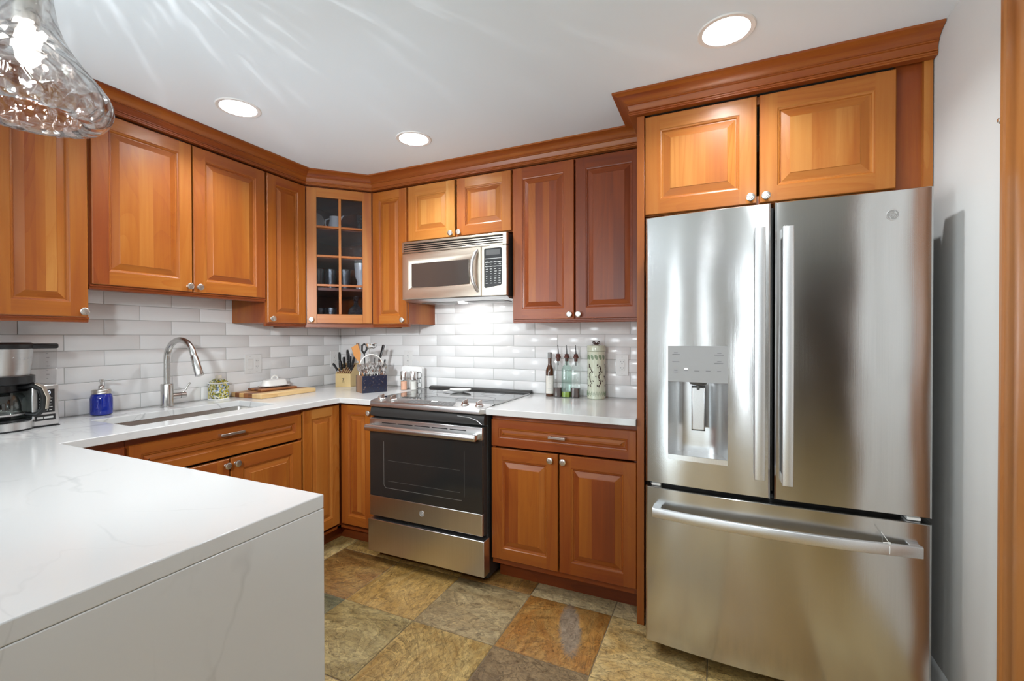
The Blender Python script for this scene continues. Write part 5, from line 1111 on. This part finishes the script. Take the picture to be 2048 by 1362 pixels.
for kind, x, y, tx, ty, rz, z in (('s', -0.045, -0.040, 0.12, -0.05, 0, -0.02), ('s', -0.010, -0.042, 0.10, 0.0, 0.2, -0.03), ('s', 0.030, -0.044, 0.14, 0.25, 0, -0.035), ('s', 0.058, -0.035, 0.10, 0.12, -0.2, -0.005), ('s', -0.022, -0.020, 0.05, 0.06, 0.3, 0.0), ('s', -0.060, -0.010, 0.0, -0.42, 0, 0.005),
                                  ('f', -0.050, -0.022, 0.08, 0.08, 0.2, 0.0), ('f', -0.030, -0.030, 0.05, -0.12, 0, 0.0), ('f', 0.020, -0.025, 0.05, 0.10, 0.4, 0.0), ('f', 0.042, -0.020, 0.02, -0.2, 0, 0.0), ('f', 0.0, -0.010, 0.0, 0.05, 0.5, 0.0), ('f', 0.062, -0.015, 0.05, 0.18, 0, 0.0), ('f', -0.066, -0.030, 0.10, -0.25, 0, 0.0), ('s', -0.030, -0.046, 0.16, 0.10, 0.1, -0.012), ('s', 0.010, -0.046, 0.16, -0.12, -0.2, -0.02), ('s', 0.044, -0.046, 0.15, -0.10, 0.1, -0.010), ('f', -0.012, -0.034, 0.08, 0.16, 0.1, 0.0), ('f', 0.034, -0.036, 0.10, 0.0, 0.2, 0.004), ('s', 0.0, -0.002, 0.02, -0.10, 0.0, 0.008), ('f', 0.052, 0.0, 0.0, 0.1, 0.3, 0.0)):
    src = s0 if kind == 's' else f0; o = src if kind not in first else src.copy()
    if kind in first: C.objects.link(o)
    y = max(y, -0.044 + math.tan(tx) * 0.105); x = min(max(x, -0.066 - 0.105 * math.tan(ty)), 0.066 - 0.105 * math.tan(ty))
    first[kind] = 1; o.location = incaddy(x, y, 0.012 + max(z, 0)); o.rotation_euler = (tx, ty, CR + rz); o.scale = (1, 1, 1 + min(z, 0) * 6)
    tag(o, SPN if kind == 's' else FKN, 'spoon' if kind == 's' else 'fork', 'spoons in the blue caddy' if kind == 's' else 'forks in the blue caddy')
b = MB(); b.piece(0.5, 'z'); b.tube([(0, 0, 0), (0, 0, 0.21)], 0.005, 10); b.loft([[(-0.010, -0.003, 0.205), (0.010, -0.003, 0.205), (0.010, 0.003, 0.205), (-0.010, 0.003, 0.205)], [(-0.024, -0.003, 0.245), (0.024, -0.003, 0.245), (0.024, 0.003, 0.245), (-0.024, 0.003, 0.245)], [(-0.025, -0.002, 0.300), (0.020, -0.002, 0.312), (0.020, 0.002, 0.312), (-0.025, 0.002, 0.300)]])
placed(b, 'spatula', 'orange_wood', 'orange-brown wooden spatula leaning left out of the blue caddy', 'spatula', -0.020, 0.030, 0.0, -0.26)
LDt = thing('ladle', 'steel ladle standing bowl-up at the back of the blue caddy', 'ladle', incaddy(0.0, 0.035), CR)
LDt.rotation_euler = (0.02, 0.0, CR)
b = MB(); b.lathe([(0.001, 0.270), (0.020, 0.275), (0.034, 0.290), (0.039, 0.308), (0.0375, 0.308), (0.032, 0.292), (0.018, 0.278), (0.001, 0.2735)], (0.004, -0.018, 0), 28, cap0=False, cap1=False); b.build('bowl', 'flatware', LDt)
MB().tube([(0, 0, 0), (0, 0.004, 0.18), (0.0, 0.016, 0.29), (-0.002, 0.018, 0.308)], 0.0042, 10).build('handle', 'chrome', LDt)
b = MB(); b.tube([(0, 0, 0), (0, 0, 0.19)], 0.0035, 8); b.tube([(0, 0, 0.19), (0, 0, 0.205), (0, 0, 0.27), (0, 0, 0.305), (0, 0, 0.312)], [0.006, 0.010, 0.0105, 0.0125, 0.008], 12, sq=(0.7, 1.3))
placed(b, 'serving_spoon', 'black', 'thick black utensil handle leaning right out of the blue caddy', 'utensil', 0.010, 0.038, 0.0, 0.30)
b = MB(); b.tube([(0, 0, 0), (0, 0, 0.24)], 0.004, 8); b.tube([(0, 0, 0.24), (-0.016, 0, 0.262), (-0.014, 0, 0.295), (0.0, 0, 0.306), (0.016, 0, 0.296), (0.017, 0, 0.270), (0.0, 0, 0.245)], 0.0065, 10)
placed(b, 'tongs', 'black', 'black looped utensil handle rising behind the ladle in the blue caddy', 'utensil', -0.022, 0.042, -0.04, -0.02)
b = MB(); b.tube([(0, 0, 0), (0, 0, 0.30)], [0.005, 0.0035], 8); b.box(-0.011, 0.011, -0.001, 0.001, 0.24, 0.312); 
placed(b, 'serving_fork', 'flatware', 'flat steel serving tool standing behind the wooden spatula', 'utensil', -0.046, 0.040, 0.0, -0.10)
for k, (x, y, tx, ty, lab) in enumerate(((0.015, 0.012, 0.0, 0.06, 'dark slim utensil handle in the middle of the blue caddy, left of its twin'), (0.030, 0.014, 0.0, 0.16, 'dark slim utensil handle in the middle of the blue caddy, right of its twin'))):
    b = MB(); b.tube([(0, 0, 0), (0, 0, 0.15), (0, 0, 0.215)], [0.003, 0.004, 0.003], 8); placed(b, 'table_knife', 'charcoal', lab, 'utensil', x, y, tx, ty)
b = MB(); b.tube([(0, 0, 0), (0, 0, 0.12)], 0.003, 8); b.tube([(0, 0, 0.12), (0, 0, 0.17), (0, 0, 0.205)], [0.004, 0.0055, 0.006], 8); placed(b, 'paring_knife', 'black', 'small black-tipped handle leaning out at the right end of the blue caddy', 'utensil', 0.055, 0.020, 0.0, 0.24)
for k, (x, ty, lab) in enumerate(((0.048, 0.04, 'bright table knife standing blade-up under the hoop, left one'), (0.066, 0.0, 'bright table knife standing blade-up under the hoop, right one'))):
    b = MB(); b.tube([(0, 0, 0), (0, 0, 0.09)], 0.004, 8); b.loft([[(-0.006, -0.0008, 0.09), (0.006, -0.0008, 0.09), (0.006, 0.0008, 0.09), (-0.006, 0.0008, 0.09)], [(-0.007, -0.0006, 0.15), (0.008, -0.0006, 0.15), (0.008, 0.0006, 0.15), (-0.007, 0.0006, 0.15)], [(-0.007, -0.0004, 0.195), (-0.002, -0.0004, 0.195), (-0.002, 0.0004, 0.195), (-0.007, 0.0004, 0.195)]])
    placed(b, 'table_knife', 'flatware', lab, 'knife', x, 0.0, 0.0, ty)

# shakers and napkin holder
for (x, y, m_, lab) in ((0.763, -0.191, 'pink_salt', 'glass shaker of pink salt with steel top, left of two'), (0.822, -0.165, 'white_salt', 'glass shaker of white salt with steel top, right of two')):
    t = thing('salt_shaker', lab, 'shaker', (x, y, ZT))
    MB().lathe([(0.001, 0), (0.0215, 0), (0.0225, 0.003), (0.0225, 0.070)], (0, 0, 0), 28, cap1=False).build('glass', 'glass', t)
    MB().lathe([(0.001, 0.004), (0.0205, 0.004), (0.0205, 0.060), (0.001, 0.061)], (0, 0, 0), 24).build('salt', m_, t)
    MB().lathe([(0.0235, 0.0702), (0.024, 0.072), (0.024, 0.125), (0.021, 0.129), (0.001, 0.130)], (0, 0, 0), 28).build('top', 'flatware', t)
NH = thing('napkin_holder', 'scrolled wire napkin holder standing behind the salt shakers', 'napkin holder', (0.772, -0.100, ZT), 0.06)
w_ = MB(); w_.box(-0.085, 0.085, -0.022, 0.020, 0.0, 0.004)
for yy_ in (-0.021, 0.019):
    w_.tube([(-0.08, yy_, 0.004), (-0.08, yy_, 0.075), (0.08, yy_, 0.075), (0.08, yy_, 0.004)], 0.0022, 8)
for sx in (-1, 1):
    w_.tube([(sx * (0.062 + 0.020 * math.cos(a)) , -0.024, 0.098 + 0.022 * math.sin(a)) for a in [-1.6 + 4.4 * k / 14 for k in range(15)]], 0.003, 8)
    w_.tube([(sx * (0.066 + 0.017 * math.cos(a)), -0.024, 0.030 + 0.019 * math.sin(a)) for a in [1.6 - 5.6 * k / 14 for k in range(15)]], 0.003, 8)
    w_.tube([(sx * 0.060, -0.024, 0.077), (sx * 0.066, -0.024, 0.060), (sx * 0.066, -0.024, 0.048)], 0.003, 8)
w_.build('wire_frame', 'grey_plastic', NH)
np_ = MB(); rn = lambda y: [(-0.082, y, 0), (0.082, y, 0), (0.082, y, 0.138), (0.072, y, 0.150), (-0.062, y, 0.156), (-0.082, y, 0.146)]
np_.loft([rn(-0.0175), rn(0.0155)]); tag(np_.build('napkin_stack', 'paper', None, (0.772, -0.100, ZT + 0.0045), 0.06), 'stack of white paper napkins standing in the wire holder', 'napkins')

# ------------------------------------------------------------------ bottles and canister right of the range
VB = thing('vinegar_bottle', 'dark brown glass bottle with pale label, leftmost of the bottles', 'bottle', (1.783, -0.094, ZT))
MB().lathe([(0.001, 0), (0.024, 0), (0.026, 0.003), (0.026, 0.150), (0.023, 0.166), (0.014, 0.184), (0.0115, 0.196), (0.0115, 0.232), (0.001, 0.233)], (0, 0, 0), 32).build('glass_body', 'brown_glass', VB)
MB().lathe([(0.0128, 0.232), (0.0132, 0.236), (0.0132, 0.264), (0.011, 0.2665), (0.001, 0.267)], (0, 0, 0), 24).build('capsule', 'grey_plastic', VB)
lb_ = MB(); lb_.lathe([(0.0263, 0.018), (0.0263, 0.126)], (0, 0, 0), 20, cap0=False, cap1=False, a0=-2.35, a1=-0.25); lbo = lb_.build('label', 'label_paper', VB)
lt = MB()
for z, wd in ((0.112, 0.35), (0.104, 0.25), (0.094, 0.5), (0.080, 0.3), (0.046, 0.5), (0.036, 0.4)): lt.lathe([(0.0265, z), (0.0265, z + 0.0022)], (0, 0, 0), 6, cap0=False, cap1=False, a0=-1.25 - wd, a1=-1.25 + wd)
lt.build('label_print', 'pale_print', lbo)
for x, y, lv, lq, gm, lab in ((1.840, -0.104, 0.056, 'vinegar', 'glass', 'clear square bottle of dark vinegar with pourer, beside the labelled bottle'), (1.894, -0.106, 0.034, 'oil', 'green_glass', 'greenish square bottle with a little green oil and a pourer'), (1.948, -0.098, 0.057, 'vinegar', 'glass', 'clear square bottle of dark vinegar with pourer, nearest the canister')):
    t = thing('oil_bottle', lab, 'bottle', (x, y, ZT))
    MB().loft([rsq(0.0245, 0.0, 0.007), rsq(0.0255, 0.003, 0.007), rsq(0.0255, 0.168, 0.007), rsq(0.022, 0.182, 0.008), rsq(0.0125, 0.198, 0.0120), rsq(0.0115, 0.206, 0.0112), rsq(0.0115, 0.232, 0.0112), rsq(0.0135, 0.235, 0.0132)], True, True, False).build('glass', gm, t)
    MB().loft([rsq(0.0235, 0.004, 0.006), rsq(0.0235, lv, 0.006)]).build('liquid', lq, t)
    c_ = MB(); c_.lathe([(0.0095, 0.215), (0.0105, 0.2352), (0.0165, 0.2355), (0.0165, 0.240), (0.012, 0.246), (0.0135, 0.257), (0.004, 0.260)], (0, 0, 0), 20); c_.build('stopper', 'cork', t)
    MB().tube([(0, 0, 0.255), (0.0, 0, 0.278), (-0.003, 0, 0.312)], [0.0038, 0.003, 0.0022], 10).build('spout', 'charcoal', t)
    MB().tube([(0, 0, 0.19), (0, 0, 0.215)], 0.0026, 8).build('pour_tube', 'charcoal', t)
CN = thing('canister', 'tall pale green pierced ceramic canister with leaf pattern by the outlet', 'canister', (2.066, -0.080, ZT))
rc_ = 0.0525
MB().lathe([(0.001, 0), (0.050, 0), (rc_ + 0.001, 0.004), (rc_, 0.02), (rc_ - 0.001, 0.15), (rc_, 0.268), (rc_ + 0.001, 0.276), (0.047, 0.2775), (0.001, 0.2775)], (0, 0, 0), 44).build('body', 'celadon', CN)
ld_ = MB(); ld_.lathe([(0.050, 0.2777), (0.0545, 0.279), (0.0545, 0.304), (0.052, 0.310), (0.030, 0.315), (0.001, 0.316)], (0, 0, 0), 40); ldo_ = ld_.build('lid', 'celadon', CN)
bw = MB()
for sx in (-1, 1): bw.tube([(0, 0, 0.317), (sx * 0.010, 0, 0.330), (sx * 0.019, 0, 0.334), (sx * 0.020, 0, 0.324), (sx * 0.010, 0, 0.319), (0, 0, 0.3175)], 0.0035, 8)
bw.build('bow_knob', 'bead_dark', ldo_)
def oncyl(b, a, z, wa, hz, tilt, r=rc_ + 0.0006, n=10):
    P_ = []
    for k in range(n):
        t_ = 2 * PI * k / n; u, v = wa * math.cos(t_), hz * math.sin(t_); uu, vv = u * math.cos(tilt) - v * math.sin(tilt), u * math.sin(tilt) + v * math.cos(tilt)
        P_.append((r * math.cos(a + uu / r), r * math.sin(a + uu / r), z + vv))
    b.f(*b.v(*P_))
lf = MB()
for k in range(14): oncyl(lf, 2 * PI * k / 14, 0.243, 0.0085, 0.016, 0.35)
lf.build('leaf_band', 'green_leaf', CN)
ct = MB(); r3 = random.Random(3)
for s_ in range(6):
    a0 = 2 * PI * s_ / 6 - 1.0
    for k in range(15):
        z = 0.075 + k * 0.0088; sw = 0.16 * math.sin(k * 0.75); oncyl(ct, a0 + sw + r3.uniform(-0.1, 0.1), z, r3.uniform(0.0024, 0.0042), r3.uniform(0.0042, 0.0075), r3.uniform(-1.2, 1.2))
        if k % 3 == 0: oncyl(ct, a0 + sw + (0.24 if k % 2 else -0.22), z + 0.004, 0.0034, 0.005, r3.uniform(-0.6, 0.6))
ct.build('pierced_vines', 'cutout', CN)
zz_ = MB(); nz2 = 22
for d in (0.0, 0.010): zz_.tube([((rc_ + 0.0006) * math.cos(2 * PI * k / (nz2 * 2)), (rc_ + 0.0006) * math.sin(2 * PI * k / (nz2 * 2)), 0.018 + d + (0.016 if k % 2 else 0)) for k in range(nz2 * 2 + 1)], 0.0011, 5)
zz_.build('zigzag_band', 'green_leaf', CN)

# ------------------------------------------------------------------ outlets and switch (local: plate on the wall, -y outward)
def plate(lab, loc, rot, w_, h, kinds, name='outlet', cat='outlet'):
    t = thing(name, lab, cat, loc, rot)
    MB().box(-w_ / 2, w_ / 2, -0.0055, -0.0003, -h / 2, h / 2).build('wall_plate', 'white_plastic', t, bevel=0.002)
    n = len(kinds)
    for k, kd in enumerate(kinds):
        cx = (k - (n - 1) / 2) * 0.046
        if kd == 'switch': MB().prism([(-0.0057, -0.033), (-0.0085, -0.030), (-0.0065, 0.0), (-0.0100, 0.030), (-0.0057, 0.033)], cx - 0.0165, cx + 0.0165, 'x').build('rocker', 'white_plastic', t)
        else:
            MB().box(cx - 0.0165, cx + 0.0165, -0.0075, -0.0057, -0.033, 0.033).build('receptacle', 'white_plastic', t, bevel=0.001)
            sl2 = MB()
            for zz in (-0.019, 0.017):
                sl2.box(cx - 0.0075, cx - 0.0055, -0.0079, -0.0076, zz, zz + 0.008); sl2.box(cx + 0.0055, cx + 0.0075, -0.0079, -0.0076, zz, zz + 0.007); sl2.lathe([(0.0024, 0.0076), (0.0024, 0.0079), (0.0002, 0.0079)], (cx, 0, zz - 0.006), 10, '-y')
            sl2.build('slots', 'print', t)
        sc = MB(); 
        for zz in (-0.048, 0.048): sc.lathe([(0.0025, 0.0056), (0.0025, 0.0062), (0.0002, 0.0062)], (cx, 0, zz), 10, '-y')
        sc.build('screws', 'pale_print', t)
plate('white double plate with switch and outlet above the cutting board', (0.0092, -0.750, 1.106), R90, 0.116, 0.122, ['switch', 'outlet'], 'switch_plate', 'switch')
plate('white outlet plate on the sink wall behind the knife block', (0.0092, -0.080, 1.108), R90, 0.074, 0.122, ['outlet'])
plate('white outlet plate above the napkin holder', (0.664, -0.0092, 1.118), 0, 0.074, 0.120, ['outlet'])
plate('white outlet plate between the canister and the refrigerator', (2.203, -0.0092, 1.108), 0, 0.074, 0.122, ['outlet'])

# ------------------------------------------------------------------ dishes in the glass cabinet
t = MB(); t.lathe([(0.001, 0.0), (0.040, 0.0), (0.048, 0.004), (0.066, 0.008), (0.068, 0.010), (0.048, 0.007), (0.001, 0.003)], (0, 0, 0), 32); 
po_ = t.build('plate', 'ceramic', None, (0.190, -0.425, SHZ[2] + 0.080)); po_.rotation_euler = (math.radians(74), 0, math.radians(40)); tag(po_, 'white plate standing upright on the top shelf of the glass cabinet', 'plate')
PT = thing('pitcher', 'white ceramic pitcher beside the plate in the glass cabinet', 'pitcher', (0.305, -0.350, SHZ[2] + 0.0095), 0.8)
MB().lathe([(0.001, 0), (0.032, 0), (0.040, 0.02), (0.042, 0.05), (0.034, 0.085), (0.036, 0.110), (0.032, 0.108), (0.030, 0.085), (0.001, 0.08)], (0, 0, 0), 28).build('body', 'ceramic', PT)
MB().loft([[(0.030, -0.014, 0.088), (0.030, 0.014, 0.088), (0.036, 0.0, 0.085)], [(0.034, -0.012, 0.110), (0.034, 0.012, 0.110), (0.062, 0.0, 0.130)]]).build('spout', 'ceramic', PT)
MB().tube([(-0.036, 0, 0.095), (-0.060, 0, 0.085), (-0.062, 0, 0.05), (-0.041, 0, 0.03)], 0.005, 10).build('handle', 'ceramic', PT)
tag(MB().lathe([(0.001, 0), (0.028, 0), (0.030, 0.004), (0.024, 0.06), (0.030, 0.13), (0.028, 0.13), (0.022, 0.06), (0.001, 0.008)], (0, 0, 0), 10).build('crystal_vase', 'crystal', None, (0.440, -0.245, SHZ[2] + 0.0095)), 'cut crystal vase on the right of the top shelf in the glass cabinet', 'vase')
GB = thing('goblet', 'white ceramic goblet on the right of the glass cabinet', 'goblet', (0.455, -0.262, SHZ[0] + 0.0095))
MB().lathe([(0.001, 0), (0.036, 0), (0.038, 0.004), (0.030, 0.03), (0.026, 0.06), (0.040, 0.095), (0.043, 0.15), (0.046, 0.185), (0.042, 0.186), (0.036, 0.10), (0.001, 0.08)], (0, 0, 0), 32).build('cup', 'ceramic', GB)
MB().tube([(0.036, 0.02, 0.12), (0.056, 0.032, 0.11), (0.052, 0.03, 0.07), (0.026, 0.015, 0.06)], 0.005, 8).build('handle', 'ceramic', GB)
tb_ = MB().lathe([(0.001, 0), (0.030, 0), (0.032, 0.003), (0.037, 0.145), (0.035, 0.145), (0.030, 0.008), (0.001, 0.006)], (0, 0, 0), 24).build('tumbler', 'frosted')
spots = ((0.200, -0.400, 0, 'tall cloudy tumbler, leftmost on the second shelf of the glass cabinet'), (0.262, -0.350, 0, 'tall cloudy tumbler in the middle of the second shelf of the glass cabinet'), (0.345, -0.300, 0, 'tall cloudy tumbler next to the white goblet in the glass cabinet'), (0.215, -0.400, 1, 'short tumbler, left one on the bottom of the glass cabinet'), (0.290, -0.375, 1, 'short tumbler, right one on the bottom of the glass cabinet'))
for k, (x, y, lo, lab) in enumerate(spots):
    o = tb_ if k == 0 else tb_.copy()
    if k: C.objects.link(o)
    o.location = (x, y, SHZ[0] + 0.0095 if not lo else 1.3805); o.scale = (1, 1, 0.66 if lo else 1); tag(o, lab, 'glass', 'tumblers in the glass cabinet')
DC = thing('decanter', 'sparkling cut crystal decanter at the bottom of the glass cabinet', 'decanter', (0.420, -0.275, 1.3805))
MB().lathe([(0.001, 0), (0.050, 0), (0.056, 0.01), (0.056, 0.07), (0.045, 0.095), (0.018, 0.115), (0.014, 0.135), (0.020, 0.142)], (0, 0, 0), 12).build('body', 'crystal', DC)
MB().sphere((0, 0, 0.160), 0.020, 10, 6).build('stopper', 'crystal', DC)
